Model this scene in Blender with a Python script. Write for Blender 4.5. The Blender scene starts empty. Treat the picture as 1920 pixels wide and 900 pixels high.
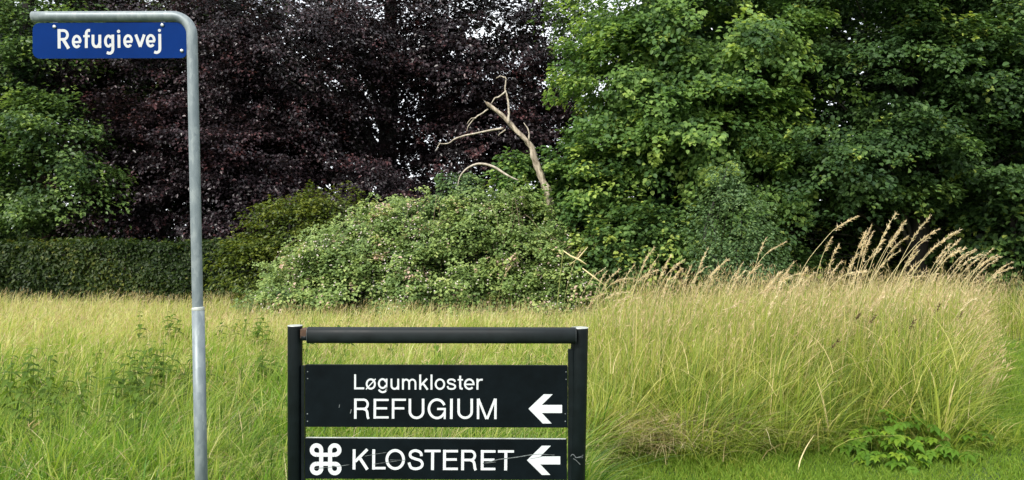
import bpy, math, random
import numpy as np
from mathutils import Vector, Matrix

random.seed(7)
R = math.radians
scene = bpy.context.scene
COL = scene.collection

# ------------------------------------------------------------------ camera
F = 1387.0                      # focal length in photo pixels (1920 wide)
EYE = 1.6
cam_d = bpy.data.cameras.new('camera')
cam = bpy.data.objects.new('camera', cam_d)
COL.objects.link(cam)
cam.location = (0, 0, EYE)
cam.rotation_euler = (R(90), 0, 0)
cam_d.sensor_width = 36
cam_d.lens = 36 * F / 1920
cam_d.clip_end = 2000
scene.camera = cam

# ------------------------------------------------------------------ sky and sun
SUN_EL, SUN_AZ = 43, 213        # azimuth clockwise from +Y: behind the camera, left
w = bpy.data.worlds.new('World')
scene.world = w
w.use_nodes = True
nt = w.node_tree
nt.nodes.clear()
sky = nt.nodes.new('ShaderNodeTexSky')
sky.sky_type = 'NISHITA'
sky.sun_disc = False
sky.sun_elevation = R(SUN_EL)
sky.sun_rotation = R(SUN_AZ)
sky.air_density = 1.0
sky.dust_density = 3.0
tc = nt.nodes.new('ShaderNodeTexCoord')
mp = nt.nodes.new('ShaderNodeMapping')
mp.inputs['Scale'].default_value = (1, 1, 2.5)
nz = nt.nodes.new('ShaderNodeTexNoise')
nz.inputs['Scale'].default_value = 2.2
nz.inputs['Detail'].default_value = 7
nz.inputs['Roughness'].default_value = 0.58
cr = nt.nodes.new('ShaderNodeValToRGB')
cr.color_ramp.elements[0].position = 0.33
cr.color_ramp.elements[0].color = (.55, .55, .55, 1)
cr.color_ramp.elements[1].position = 0.62
mx = nt.nodes.new('ShaderNodeMix')
mx.data_type = 'RGBA'
mx.inputs['B'].default_value = (8.2, 8.5, 8.9, 1)
bg = nt.nodes.new('ShaderNodeBackground')
bg.inputs['Strength'].default_value = 0.11
out = nt.nodes.new('ShaderNodeOutputWorld')
L = nt.links.new
L(tc.outputs['Generated'], mp.inputs['Vector'])
L(mp.outputs['Vector'], nz.inputs['Vector'])
L(nz.outputs['Fac'], cr.inputs['Fac'])
L(cr.outputs['Color'], mx.inputs['Factor'])
L(sky.outputs['Color'], mx.inputs['A'])
L(mx.outputs['Result'], bg.inputs['Color'])
L(bg.outputs['Background'], out.inputs['Surface'])

sd = bpy.data.lights.new('sun', 'SUN')
sd.energy = 2.4
sd.angle = R(10)
sd.color = (1.0, 0.95, 0.87)
so = bpy.data.objects.new('sun', sd)
COL.objects.link(so)
sdir = Vector((math.sin(R(SUN_AZ)) * math.cos(R(SUN_EL)), math.cos(R(SUN_AZ)) * math.cos(R(SUN_EL)), math.sin(R(SUN_EL))))
so.rotation_euler = sdir.to_track_quat('Z', 'Y').to_euler()
so.location = sdir * 60

scene.view_settings.view_transform = 'Standard'
scene.view_settings.look = 'None'
scene.view_settings.gamma = 1
scene.view_settings.exposure = 1.0
scene.render.engine = 'CYCLES'
scene.cycles.max_bounces = 7
scene.cycles.transparent_max_bounces = 6
scene.cycles.transmission_bounces = 5
scene.cycles.diffuse_bounces = 4


# ------------------------------------------------------------------ helpers
def P(x, y, d):
    """a point seen at photo pixel (x, y), d metres ahead"""
    return np.array(((x - 960) * d / F, d, EYE - (y - 450) * d / F))


def tag(o, label=None, cat=None, group=None, kind=None):
    if label: o['label'] = label
    if cat: o['category'] = cat
    if group: o['group'] = group
    if kind: o['kind'] = kind
    return o


def empty(name, loc, label, cat, group=None):
    o = bpy.data.objects.new(name, None)
    o.empty_display_size = 0.1
    COL.objects.link(o)
    o.location = loc
    return tag(o, label, cat, group)


def link(name, me, mat=None, parent=None, world=True):
    """link a mesh; vertices are in world space when world is True"""
    if mat is not None and not me.materials:
        me.materials.append(mat)
    o = bpy.data.objects.new(name, me)
    COL.objects.link(o)
    if parent is not None:
        o.parent = parent
        if world:
            q = parent
            t = Vector((0, 0, 0))
            while q:
                t += Vector(q.location)
                q = q.parent
            o.location = -t
    return o


def mesh_tris(name, V, T, tint=None, hh=None):
    me = bpy.data.meshes.new(name)
    V = np.asarray(V, dtype=np.float32).reshape(-1, 3)
    T = np.asarray(T, dtype=np.int32).reshape(-1, 3)
    me.vertices.add(len(V))
    me.vertices.foreach_set('co', V.ravel())
    me.loops.add(T.size)
    me.loops.foreach_set('vertex_index', T.ravel())
    me.polygons.add(len(T))
    me.polygons.foreach_set('loop_start', np.arange(0, T.size, 3, dtype=np.int32))
    for nm, arr in (('tint', tint), ('along', hh)):
        if arr is not None:
            a = me.attributes.new(nm, 'FLOAT', 'POINT')
            a.data.foreach_set('value', np.asarray(arr, dtype=np.float32).ravel())
    me.update(calc_edges=True)
    return me


def mesh_py(name, V, Fc, smooth=False):
    me = bpy.data.meshes.new(name)
    me.from_pydata([tuple(map(float, v)) for v in V], [], Fc)
    me.update()
    if smooth:
        me.polygons.foreach_set('use_smooth', [True] * len(me.polygons))
    return me


def norm(a):
    return a / np.maximum(np.linalg.norm(a, axis=-1, keepdims=True), 1e-9)


def tube_data(pts, rads, n=8, cap=True, off=0):
    pts = [np.array(p, float) for p in pts]
    V, Fc = [], []
    m = len(pts)
    ref = None
    for i in range(m):
        t = pts[min(i + 1, m - 1)] - pts[max(i - 1, 0)]
        t /= np.linalg.norm(t) + 1e-9
        if ref is None:
            ref = np.array((0, 0, 1.0)) if abs(t[2]) < .8 else np.array((1.0, 0, 0))
        s = np.cross(t, ref); s /= np.linalg.norm(s) + 1e-9
        ref = np.cross(s, t)
        for k in range(n):
            a = 2 * math.pi * k / n
            V.append(pts[i] + rads[i] * (math.cos(a) * s + math.sin(a) * ref))
    for i in range(m - 1):
        for k in range(n):
            a, b = i * n + k, i * n + (k + 1) % n
            Fc.append((off + a, off + b, off + b + n, off + a + n))
    if cap:
        Fc.append(tuple(off + k for k in reversed(range(n))))
        Fc.append(tuple(off + (m - 1) * n + k for k in range(n)))
    return V, Fc


def tube(name, pts, rads, mat, parent, n=8, cap=True, smooth=True):
    V, Fc = tube_data(pts, rads, n, cap)
    return link(name, mesh_py(name, V, Fc, smooth), mat, parent)


def smooth_path(pts, rads, sub=4, wob=0.0, rng=None):
    """Catmull-Rom through pts"""
    pts = [np.array(p, float) for p in pts]
    out, ro = [], []
    for i in range(len(pts) - 1):
        p0 = pts[max(i - 1, 0)]; p1 = pts[i]; p2 = pts[i + 1]; p3 = pts[min(i + 2, len(pts) - 1)]
        for k in range(sub):
            t = k / sub
            q = .5 * ((2 * p1) + (-p0 + p2) * t + (2 * p0 - 5 * p1 + 4 * p2 - p3) * t * t + (-p0 + 3 * p1 - 3 * p2 + p3) * t ** 3)
            if wob and rng is not None and (i or k):
                q = q + rng.normal(0, wob, 3)
            out.append(q); ro.append(rads[i] * (1 - t) + rads[i + 1] * t)
    out.append(pts[-1]); ro.append(rads[-1])
    return out, ro


def box_data(x0, x1, y0, y1, z0, z1, off=0):
    V = [(x, y, z) for x in (x0, x1) for y in (y0, y1) for z in (z0, z1)]
    Fc = [(0, 1, 3, 2), (4, 6, 7, 5), (0, 4, 5, 1), (2, 3, 7, 6), (0, 2, 6, 4), (1, 5, 7, 3)]
    return V, [tuple(i + off for i in f) for f in Fc]


def bevel(o, wdt, seg=2):
    m = o.modifiers.new('bevel', 'BEVEL')
    m.width = wdt
    m.segments = seg
    m.limit_method = 'ANGLE'
    return o


# ------------------------------------------------------------------ materials
def new_mat(name):
    m = bpy.data.materials.new(name)
    m.use_nodes = True
    n = m.node_tree
    b = n.nodes['Principled BSDF']
    return m, n, b


def ramp(n, stops):
    r = n.nodes.new('ShaderNodeValToRGB')
    e = r.color_ramp.elements
    while len(e) < len(stops):
        e.new(0.5)
    for i, (p, c) in enumerate(stops):
        e[i].position = p
        e[i].color = (*c, 1)
    return r


def leaf_mat(name, stops, rough=0.5, trans=0.35, tgain=1.35, spec=0.4, along=None):
    m, n, b = new_mat(name)
    at = n.nodes.new('ShaderNodeAttribute'); at.attribute_name = 'tint'
    r = ramp(n, stops)
    n.links.new(at.outputs['Fac'], r.inputs['Fac'])
    col = r.outputs['Color']
    if along is not None:
        a2 = n.nodes.new('ShaderNodeAttribute'); a2.attribute_name = 'along'
        mr = n.nodes.new('ShaderNodeMapRange')
        mr.inputs['From Min'].default_value = along[1]
        mr.inputs['From Max'].default_value = along[2]
        mr.inputs['To Max'].default_value = along[3]
        n.links.new(a2.outputs['Fac'], mr.inputs['Value'])
        mi = n.nodes.new('ShaderNodeMix'); mi.data_type = 'RGBA'
        mi.inputs['B'].default_value = (*along[0], 1)
        n.links.new(mr.outputs['Result'], mi.inputs['Factor'])
        n.links.new(col, mi.inputs['A'])
        col = mi.outputs['Result']
    n.links.new(col, b.inputs['Base Color'])
    b.inputs['Roughness'].default_value = rough
    b.inputs['Specular IOR Level'].default_value = spec
    tr = n.nodes.new('ShaderNodeBsdfTranslucent')
    g = n.nodes.new('ShaderNodeMix'); g.data_type = 'RGBA'; g.blend_type = 'MULTIPLY'
    g.inputs['Factor'].default_value = 1
    g.inputs['B'].default_value = (tgain * 1.05, tgain, tgain * .62, 1)
    n.links.new(col, g.inputs['A'])
    n.links.new(g.outputs['Result'], tr.inputs['Color'])
    ms = n.nodes.new('ShaderNodeMixShader')
    ms.inputs['Fac'].default_value = trans
    n.links.new(b.outputs['BSDF'], ms.inputs[1])
    n.links.new(tr.outputs['BSDF'], ms.inputs[2])
    n.links.new(ms.outputs['Shader'], n.nodes['Material Output'].inputs['Surface'])
    return m


def bark_mat(name, c0, c1, scale=6, stretch=(1, 1, .25), bump=.4):
    m, n, b = new_mat(name)
    tcn = n.nodes.new('ShaderNodeTexCoord')
    mpn = n.nodes.new('ShaderNodeMapping'); mpn.inputs['Scale'].default_value = stretch
    nn = n.nodes.new('ShaderNodeTexNoise'); nn.inputs['Scale'].default_value = scale; nn.inputs['Detail'].default_value = 6
    r = ramp(n, [(.3, c0), (.7, c1)])
    n.links.new(tcn.outputs['Object'], mpn.inputs['Vector'])
    n.links.new(mpn.outputs['Vector'], nn.inputs['Vector'])
    n.links.new(nn.outputs['Fac'], r.inputs['Fac'])
    n.links.new(r.outputs['Color'], b.inputs['Base Color'])
    bp = n.nodes.new('ShaderNodeBump'); bp.inputs['Strength'].default_value = bump; bp.inputs['Distance'].default_value = .02
    n.links.new(nn.outputs['Fac'], bp.inputs['Height'])
    n.links.new(bp.outputs['Normal'], b.inputs['Normal'])
    b.inputs['Roughness'].default_value = .85
    return m


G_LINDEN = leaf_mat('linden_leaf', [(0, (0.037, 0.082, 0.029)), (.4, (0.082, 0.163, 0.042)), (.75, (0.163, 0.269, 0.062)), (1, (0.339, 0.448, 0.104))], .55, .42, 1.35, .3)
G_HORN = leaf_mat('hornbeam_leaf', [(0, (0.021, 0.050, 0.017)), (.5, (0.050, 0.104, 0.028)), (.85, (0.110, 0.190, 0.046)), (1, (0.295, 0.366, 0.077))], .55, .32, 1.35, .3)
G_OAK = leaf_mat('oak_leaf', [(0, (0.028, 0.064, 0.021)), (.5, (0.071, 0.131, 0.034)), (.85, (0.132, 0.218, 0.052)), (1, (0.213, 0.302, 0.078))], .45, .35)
G_BACK = leaf_mat('back_leaf', [(0, (.014, .032, .01)), (.5, (.035, .068, .015)), (1, (.10, .14, .03))], .5, .3)
G_COPPER = leaf_mat('copper_leaf', [(0, (0.010, 0.008, 0.009)), (.55, (0.023, 0.016, 0.020)), (.85, (0.049, 0.026, 0.031)), (1, (0.085, 0.034, 0.035))], .38, .14, 1.1, .5)
G_HEDGE = leaf_mat('hedge_leaf', [(0, (0.009, 0.024, 0.005)), (.55, (0.025, 0.047, 0.008)), (.85, (0.052, 0.078, 0.012)), (1, (0.105, 0.118, 0.019))], .5, .3, 1.35, .25)
G_BEECH = leaf_mat('beech_leaf', [(0, (.03, .055, .01)), (.5, (.075, .11, .013)), (1, (.17, .2, .03))], .45, .35)
G_BRAMBLE = leaf_mat('bramble_leaf', [(0, (0.076, 0.131, 0.042)), (.45, (0.168, 0.254, 0.075)), (.8, (0.286, 0.377, 0.113)), (.965, (0.420, 0.478, 0.170)), (1, (0.554, 0.400, 0.320))], .5, .32, 1.2)
G_SAP = leaf_mat('sapling_leaf', [(0, (.04, .085, .03)), (.6, (.09, .16, .06)), (1, (.17, .25, .09))], .5, .3)
G_PETAL = leaf_mat('blossom_petal', [(0, (.45, .36, .33)), (1, (.72, .66, .62))], .7, .2, 1.0, .2)
G_NETTLE = leaf_mat('nettle_leaf', [(0, (0.060, 0.113, 0.016)), (1, (0.127, 0.205, 0.029))], .6, .4, 1.35, .15)
G_WEED = leaf_mat('weed_leaf', [(0, (0.051, 0.127, 0.014)), (.6, (0.104, 0.209, 0.018)), (1, (0.228, 0.327, 0.028))], .55, .4, 1.35, .18)
G_FIELD = leaf_mat('meadow_blade', [(0, (0.049, 0.114, 0.013)), (.25, (0.129, 0.246, 0.023)), (.5, (0.253, 0.359, 0.049)), (.75, (0.432, 0.467, 0.130)), (1, (0.648, 0.616, 0.324))], .5, .46, 1.35, .3, along=((0.594, 0.548, 0.259), .75, 1.0, .3))
G_LUSH = leaf_mat('lush_blade', [(0, (0.057, 0.149, 0.016)), (.5, (0.143, 0.290, 0.025)), (.85, (0.249, 0.389, 0.050)), (1, (0.440, 0.450, 0.186))], .42, .45, 1.35, .35)
G_TALL = leaf_mat('tall_blade', [(0, (0.093, 0.161, 0.024)), (.35, (0.221, 0.306, 0.041)), (.65, (0.372, 0.419, 0.084)), (.88, (0.536, 0.503, 0.182)), (1, (0.674, 0.550, 0.300))], .5, .46, 1.35, .3, along=((0.604, 0.526, 0.288), .78, 1.0, .3))
G_LAWN = leaf_mat('lawn_blade', [(0, (0.074, 0.147, 0.018)), (.6, (0.176, 0.283, 0.035)), (1, (0.351, 0.378, 0.078))], .6, .45, 1.35, .15)
G_SEED = leaf_mat('seed_husk', [(0, (0.462, 0.352, 0.224)), (.5, (0.748, 0.616, 0.403)), (1, (0.900, 0.792, 0.582))], .7, .4, 1.1, .2)
G_SEEDFIELD = leaf_mat('meadow_seed_husk', [(0, (0.354, 0.286, 0.118)), (.5, (0.550, 0.453, 0.235)), (1, (0.669, 0.517, 0.352))], .7, .4, 1.1, .2)
G_STEM = leaf_mat('grass_stem', [(0, (.17, .20, .04)), (1, (.72, .62, .34))], .6, .2, 1.1, .3)
G_THATCH = leaf_mat('dry_thatch', [(0, (.3, .23, .10)), (1, (.62, .53, .32))], .7, .25, 1.0, .2)

BARK = bark_mat('bark_dark', (.012, .011, .010), (.045, .04, .034))
BARK_BEECH = bark_mat('bark_beech', (.02, .019, .018), (.06, .056, .05))
DEAD = bark_mat('dead_wood', (.10, .075, .05), (.50, .43, .33), 14, (1, 1, .3), 1.0)
DEAD_PALE = bark_mat('dead_branch_wood', (.22, .185, .14), (.55, .49, .40), 14, (1, 1, 1), .3)
FRESH = bark_mat('broken_wood', (.5, .28, .12), (.65, .45, .24), 20, (1, 1, .2), .5)


def ground_mat():
    m, n, b = new_mat('soil_and_turf')
    nn = n.nodes.new('ShaderNodeTexNoise'); nn.inputs['Scale'].default_value = 1.3; nn.inputs['Detail'].default_value = 9
    nn.inputs['Roughness'].default_value = .7
    g = n.nodes.new('ShaderNodeNewGeometry')
    n.links.new(g.outputs['Position'], nn.inputs['Vector'])
    r = ramp(n, [(.3, (.022, .045, .008)), (.5, (.04, .078, .012)), (.7, (.075, .095, .022))])
    n.links.new(nn.outputs['Fac'], r.inputs['Fac'])
    n.links.new(r.outputs['Color'], b.inputs['Base Color'])
    b.inputs['Roughness'].default_value = .95
    return m


def galv_mat():
    m, n, b = new_mat('galvanised_steel')
    tcn = n.nodes.new('ShaderNodeTexCoord')
    mpn = n.nodes.new('ShaderNodeMapping'); mpn.inputs['Scale'].default_value = (1, 1, .45)
    vo = n.nodes.new('ShaderNodeTexVoronoi'); vo.inputs['Scale'].default_value = 70
    nn = n.nodes.new('ShaderNodeTexNoise'); nn.inputs['Scale'].default_value = 26; nn.inputs['Detail'].default_value = 7
    big = n.nodes.new('ShaderNodeTexNoise'); big.inputs['Scale'].default_value = 5
    n.links.new(tcn.outputs['Object'], mpn.inputs['Vector'])
    for t in (vo, nn, big):
        n.links.new(mpn.outputs['Vector'], t.inputs['Vector'])
    ad = n.nodes.new('ShaderNodeMath'); ad.operation = 'MULTIPLY_ADD'
    ad.inputs[1].default_value = .35
    n.links.new(vo.outputs['Color'], ad.inputs[0]); n.links.new(nn.outputs['Fac'], ad.inputs[2])
    ad2 = n.nodes.new('ShaderNodeMath'); ad2.operation = 'MULTIPLY_ADD'; ad2.inputs[1].default_value = .3
    n.links.new(big.outputs['Fac'], ad2.inputs[0]); n.links.new(ad.outputs[0], ad2.inputs[2])
    r = ramp(n, [(.45, (.12, .15, .163)), (.8, (.165, .198, .21)), (1, (.22, .255, .26))])
    n.links.new(ad2.outputs[0], r.inputs['Fac'])
    n.links.new(r.outputs['Color'], b.inputs['Base Color'])
    b.inputs['Metallic'].default_value = .25
    rr = n.nodes.new('ShaderNodeMapRange'); rr.inputs['To Min'].default_value = .38; rr.inputs['To Max'].default_value = .62
    n.links.new(nn.outputs['Fac'], rr.inputs['Value'])
    n.links.new(rr.outputs['Result'], b.inputs['Roughness'])
    bp = n.nodes.new('ShaderNodeBump'); bp.inputs['Strength'].default_value = .12; bp.inputs['Distance'].default_value = .002
    n.links.new(nn.outputs['Fac'], bp.inputs['Height']); n.links.new(bp.outputs['Normal'], b.inputs['Normal'])
    return m


def paint(name, col, rough, var=.25, scale=9, spec=.5, dust=None, metal=0):
    m, n, b = new_mat(name)
    tcn = n.nodes.new('ShaderNodeTexCoord')
    nn = n.nodes.new('ShaderNodeTexNoise'); nn.inputs['Scale'].default_value = scale; nn.inputs['Detail'].default_value = 8
    nn.inputs['Roughness'].default_value = .65
    n.links.new(tcn.outputs['Object'], nn.inputs['Vector'])
    c0 = tuple(c * (1 - var) for c in col); c1 = tuple(c * (1 + var) for c in col)
    st = [(.35, c0), (.62, c1)]
    if dust: st += [(.72, c1), (.82, dust)]
    r = ramp(n, st)
    n.links.new(nn.outputs['Fac'], r.inputs['Fac'])
    n.links.new(r.outputs['Color'], b.inputs['Base Color'])
    rr = n.nodes.new('ShaderNodeMapRange')
    rr.inputs['To Min'].default_value = rough * .8; rr.inputs['To Max'].default_value = min(1, rough * 1.3)
    n.links.new(nn.outputs['Fac'], rr.inputs['Value']); n.links.new(rr.outputs['Result'], b.inputs['Roughness'])
    b.inputs['Specular IOR Level'].default_value = spec
    b.inputs['Metallic'].default_value = metal
    return m


GROUND = ground_mat()
GALV = galv_mat()
BLUE = paint('blue_sheeting', (.0004, .0195, .118), .3, .1, 5, .05)
WHITE_BLUE = paint('white_sheeting', (.45, .46, .46), .45, .05, 12, .2)
BOLT = paint('zinc_bolt', (.5, .52, .5), .35, .2, 30, .5, None, .7)
BLACKPOST = paint('black_green_paint', (.0026, .0052, .0062), .42, .3, 14, .2)
BLACKPANEL = paint('black_panel_face', (.0020, .0042, .0056), .5, .3, 6, .08, (.007, .0095, .011))
EDGE = paint('bare_aluminium_edge', (.4, .42, .38), .5, .2, 20, .5, None, .3)
LETTER = paint('white_lettering', (.54, .57, .58), .5, .05, 20, .2)
RUST = paint('rusty_bracket', (.07, .035, .018), .8, .5, 30)
SCRATCH = paint('scratch_grey', (.11, .125, .125), .6, .6, 60)


# ------------------------------------------------------------------ ground
def gz(x, y):
    x = np.asarray(x, float); y = np.asarray(y, float)
    return (.03 * np.sin(x * 1.1 + .4) * np.sin(y * .8) + .02 * np.sin(x * 2.7 + y * 1.9)
            + .16 * np.exp(-((x - 4.2) / 2.4) ** 2 - ((y - 8.6) / 2.4) ** 2))


def axis(lo, hi):
    a = [0.0]
    while a[-1] < hi:
        a.append(a[-1] + max(.35, .16 * a[-1]))
    b = [0.0]
    while b[-1] > lo:
        b.append(b[-1] - max(.35, .16 * -b[-1]))
    return np.array(sorted(set(a + b)))


ax = axis(-700, 700); ay = axis(-60, 900)
gx, gy = np.meshgrid(ax, ay, indexing='ij')
GV = np.stack([gx, gy, gz(gx, gy)], -1).reshape(-1, 3)
nx, ny = gx.shape
i0 = (np.arange(nx - 1)[:, None] * ny + np.arange(ny - 1)[None, :]).ravel()
GT = np.concatenate([np.stack([i0, i0 + ny, i0 + ny + 1], 1), np.stack([i0, i0 + ny + 1, i0 + 1], 1)])
gm = mesh_tris('ground', GV, GT)
gm.polygons.foreach_set('use_smooth', [True] * len(gm.polygons))
ground = link('ground', gm, GROUND)
tag(ground, kind='structure')


# ------------------------------------------------------------------ leaves, crowns
def leaf_arrays(Pn, N, D, Ln, Wd, fold=.22):
    """folded diamond leaves: 4 verts, 2 triangles"""
    N = norm(N); D = norm(D - N * (D * N).sum(-1, keepdims=True))
    S = np.cross(D, N)
    Ln = Ln[:, None]; Wd = Wd[:, None]
    base = Pn
    mid = Pn + D * Ln * .45
    tip = Pn + D * Ln - N * Ln * .12
    l = mid + S * Wd * .5 + N * Wd * fold
    r = mid - S * Wd * .5 + N * Wd * fold
    V = np.stack([base, r, tip, l], 1).reshape(-1, 3)
    k = np.arange(len(Pn))[:, None] * 4
    T = np.concatenate([k + np.array([[0, 1, 2]]), k + np.array([[0, 2, 3]])], 1).reshape(-1, 3)
    return V, T


def broad_arrays(Pn, N, D, Ln, Wd, fold=.15):
    """rounder leaves: 6 verts, 4 triangles"""
    N = norm(N); D = norm(D - N * (D * N).sum(-1, keepdims=True))
    S = np.cross(D, N)
    Ln = Ln[:, None]; Wd = Wd[:, None]
    a = Pn + D * Ln * .28; b = Pn + D * Ln * .68 - N * Ln * .04
    tip = Pn + D * Ln - N * Ln * .16
    V = np.stack([Pn, a - S * Wd * .46 + N * Wd * fold, b - S * Wd * .42 + N * Wd * fold, tip,
                  b + S * Wd * .42 + N * Wd * fold, a + S * Wd * .46 + N * Wd * fold], 1).reshape(-1, 3)
    k = np.arange(len(Pn))[:, None] * 6
    T = np.concatenate([k + np.array([q]) for q in ([0, 1, 2], [0, 2, 3], [0, 3, 4], [0, 4, 5])], 1).reshape(-1, 3)
    return V, T


def sprays(rng, C, A, per, size, leaf, flat=.22, droop=.25, tip_bright=.5, lw=.62, broad=False, upw=.8, base_tint=.4, spread=.16, outw=.45):
    """leaf sprays: C centres (n,3), A outward axes, per leaves each, size (n,) spray length"""
    n = len(C)
    A = norm(A)
    up = np.array((0, 0, 1.0))
    Aa = norm(A * np.array((1, 1, .45)) + up * rng.uniform(-droop, .12, (n, 1)) + rng.normal(0, .25, (n, 3)))
    S = norm(np.cross(Aa, up) + 1e-6)
    U = np.cross(S, Aa)
    U *= np.sign(U[:, 2:3] + 1e-9)
    idx = np.repeat(np.arange(n), per)
    m = len(idx)
    t = rng.uniform(-.65, 1, m)
    wdt = (1 - np.clip(t, 0, 1) ** 1.5) * .75
    s = rng.uniform(-1, 1, m) * wdt
    h = rng.normal(0, 1, m) * flat - .18 * np.clip(t, 0, 1) ** 2 - .2 * s * s
    sz = size[idx][:, None]
    Pn = C[idx] + sz * (Aa[idx] * t[:, None] + S[idx] * s[:, None] + U[idx] * h[:, None])
    N = norm(up * upw + A[idx] * outw + U[idx] * .3 + rng.normal(0, .38, (m, 3)))
    D = Aa[idx] * .8 + S[idx] * np.sign(s)[:, None] * .6 + rng.normal(0, .5, (m, 3)) - up * .3
    Ln = leaf * rng.uniform(.65, 1.25, m)
    bt = rng.normal(base_tint, .19, n)
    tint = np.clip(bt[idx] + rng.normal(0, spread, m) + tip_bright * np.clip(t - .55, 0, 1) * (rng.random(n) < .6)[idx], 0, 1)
    f = broad_arrays if broad else leaf_arrays
    V, T = f(Pn, N, D, Ln, Ln * lw)
    return V, T, np.repeat(tint, 6 if broad else 4)


def shell_points(rng, ells, n, front=.72, inner=.72, zmin=-1e9, zmax=1e9):
    """points in the outer shell of the union of ellipsoids, most on the side of the camera"""
    wts = np.array([e[3] * e[5] * (e[6] if len(e) > 6 else 1) for e in ells]); wts = wts / wts.sum()
    Cs, As = [], []
    need = n
    guard = 0
    while need > 0 and guard < 60:
        guard += 1
        k = rng.choice(len(ells), need * 2, p=wts)
        E = np.array([e[:6] for e in ells])[k]
        d = norm(rng.normal(0, 1, (len(k), 3)))
        fl = (rng.random(len(k)) < front) & (d[:, 1] > 0)
        d[fl, 1] *= -1
        rr = inner + (1.06 - inner) * rng.random(len(k)) ** .6
        p = E[:, :3] + d * E[:, 3:] * rr[:, None]
        ok = (p[:, 2] > zmin) & (p[:, 2] < zmax)
        for e in ells:                       # not deep inside another lobe
            q = ((p - np.array(e[:3])) / np.array(e[3:6]))
            ok &= (q * q).sum(1) > (inner * .93) ** 2
        p = p[ok]; a = norm(d[ok] / E[ok][:, 3:])
        Cs.append(p[:need]); As.append(a[:need])
        need -= len(p[:need])
    return np.concatenate(Cs), np.concatenate(As)


def join(parts):
    V, T, ti = [], [], []
    o = 0
    for v, t, c in parts:
        V.append(v); T.append(t + o); ti.append(c); o += len(v)
    return np.concatenate(V), np.concatenate(T), np.concatenate(ti)


def limb_mesh(rng, base, top, targets, r0, n=8):
    """tapered trunk with limbs forking to targets"""
    base = np.array(base, float); top = np.array(top, float)
    mids = [base, base * .7 + top * .3 + rng.normal(0, .12, 3), base * .35 + top * .65 + rng.normal(0, .18, 3), top]
    pts, rad = smooth_path(mids, [r0 * 1.25, r0, r0 * .75, r0 * .35], 4)
    V, Fc = tube_data(pts, rad, n)
    for tg in targets:
        tg = np.array(tg, float)
        f = np.clip((tg[2] - base[2]) / (top[2] - base[2]) * .75 - .08, .12, .95)
        k = int(f * (len(pts) - 1))
        st = pts[k]
        m1 = st * .55 + tg * .45 + np.array((0, 0, .1 * np.linalg.norm(tg - st))) + rng.normal(0, .1, 3)
        lp, lr = smooth_path([st, m1, tg], [rad[k] * .3, rad[k] * .16, .01], 4)
        v, fcs = tube_data(lp, lr, 5, True, len(V))
        V += v; Fc += fcs
    return mesh_py('trunk', V, Fc, True)


def tree(name, label, ells, mat, seed, n_spray, per, size, leaf, base, r0=.2, top=None, bark=BARK, limbs=26, group=None,
         cat='tree', inner=.72, front=.72, extra=(), bough=None, **kw):
    rng = np.random.default_rng(seed)
    C, A = shell_points(rng, ells, n_spray if bough is None else bough[0], front, inner, zmin=.3)
    if bough is not None:              # sprays gathered into flat layered boughs that sag towards their ends
        nb, kk, wd_, fl_, sag = bough
        Cb, Ab = C, A
        ib = np.repeat(np.arange(nb), kk)
        hz = norm(Ab * np.array((1, 1, .15)) + 1e-6)
        sd_ = norm(np.cross(hz, np.array((0, 0, 1.0))))
        g = rng.normal(0, 1, (nb * kk, 3))
        br = rng.uniform(.55, 1.35, nb)[ib]
        C = Cb[ib] + sd_[ib] * (g[:, :1] * wd_ * br[:, None]) + hz[ib] * (g[:, 1:2] * wd_ * .6 * br[:, None])
        C[:, 2] += g[:, 2] * fl_ - sag * (g[:, 0] ** 2 + .5 * np.clip(g[:, 1], 0, 9) ** 2) * br
        C[:, 2] = np.maximum(C[:, 2], .25)
        A = norm(Ab[ib] + sd_[ib] * (g[:, :1] * .35))
    root = empty(name, base, label, cat, group)
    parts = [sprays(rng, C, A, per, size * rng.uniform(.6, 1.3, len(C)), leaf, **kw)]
    for (e2, n2, per2, size2, leaf2, kw2) in extra:
        C2, A2 = shell_points(rng, e2, n2, kw2.pop('front', .7), kw2.pop('inner', .6), zmin=.1)
        parts.append(sprays(rng, C2, A2, per2, size2 * rng.uniform(.6, 1.3, n2), leaf2, **kw2))
    V, T, ti = join(parts)
    if top is None:
        top = (base[0], base[1] + .2, max(e[2] + e[5] * .7 for e in ells))
    tg = C[rng.choice(len(C), min(limbs, len(C)), replace=False)]
    link('trunk', limb_mesh(rng, base, top, tg, r0), bark, root)
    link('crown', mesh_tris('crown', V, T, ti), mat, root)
    return root


# --- far-off wood on both sides (reads as one mass)
rng = np.random.default_rng(3)
wood = []
for (x0, x1, y0, y1, zt, n) in ((-36, -10.5, 27, 31, 11, 1500), (4.6, 30, 20.5, 24, 11, 1900), (-12, 6, 29, 31, 2.6, 420), (5.5, 20, 19.2, 21, 3.6, 500)):
    C = np.stack([rng.uniform(x0, x1, n), rng.uniform(y0, y1, n), rng.random(n) * zt], 1)
    A = np.tile(np.array((0, -1.0, .25)), (n, 1))
    wood.append(sprays(rng, C, A, 30, np.full(n, 1.1), .33, flat=.35, base_tint=.25, lw=.75, tip_bright=.1))
V, T, ti = join(wood)
tag(link('woodland', mesh_tris('woodland', V, T, ti), G_BACK), 'dark wood far behind the hedge and the trees', 'woodland', kind='stuff')

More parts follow.
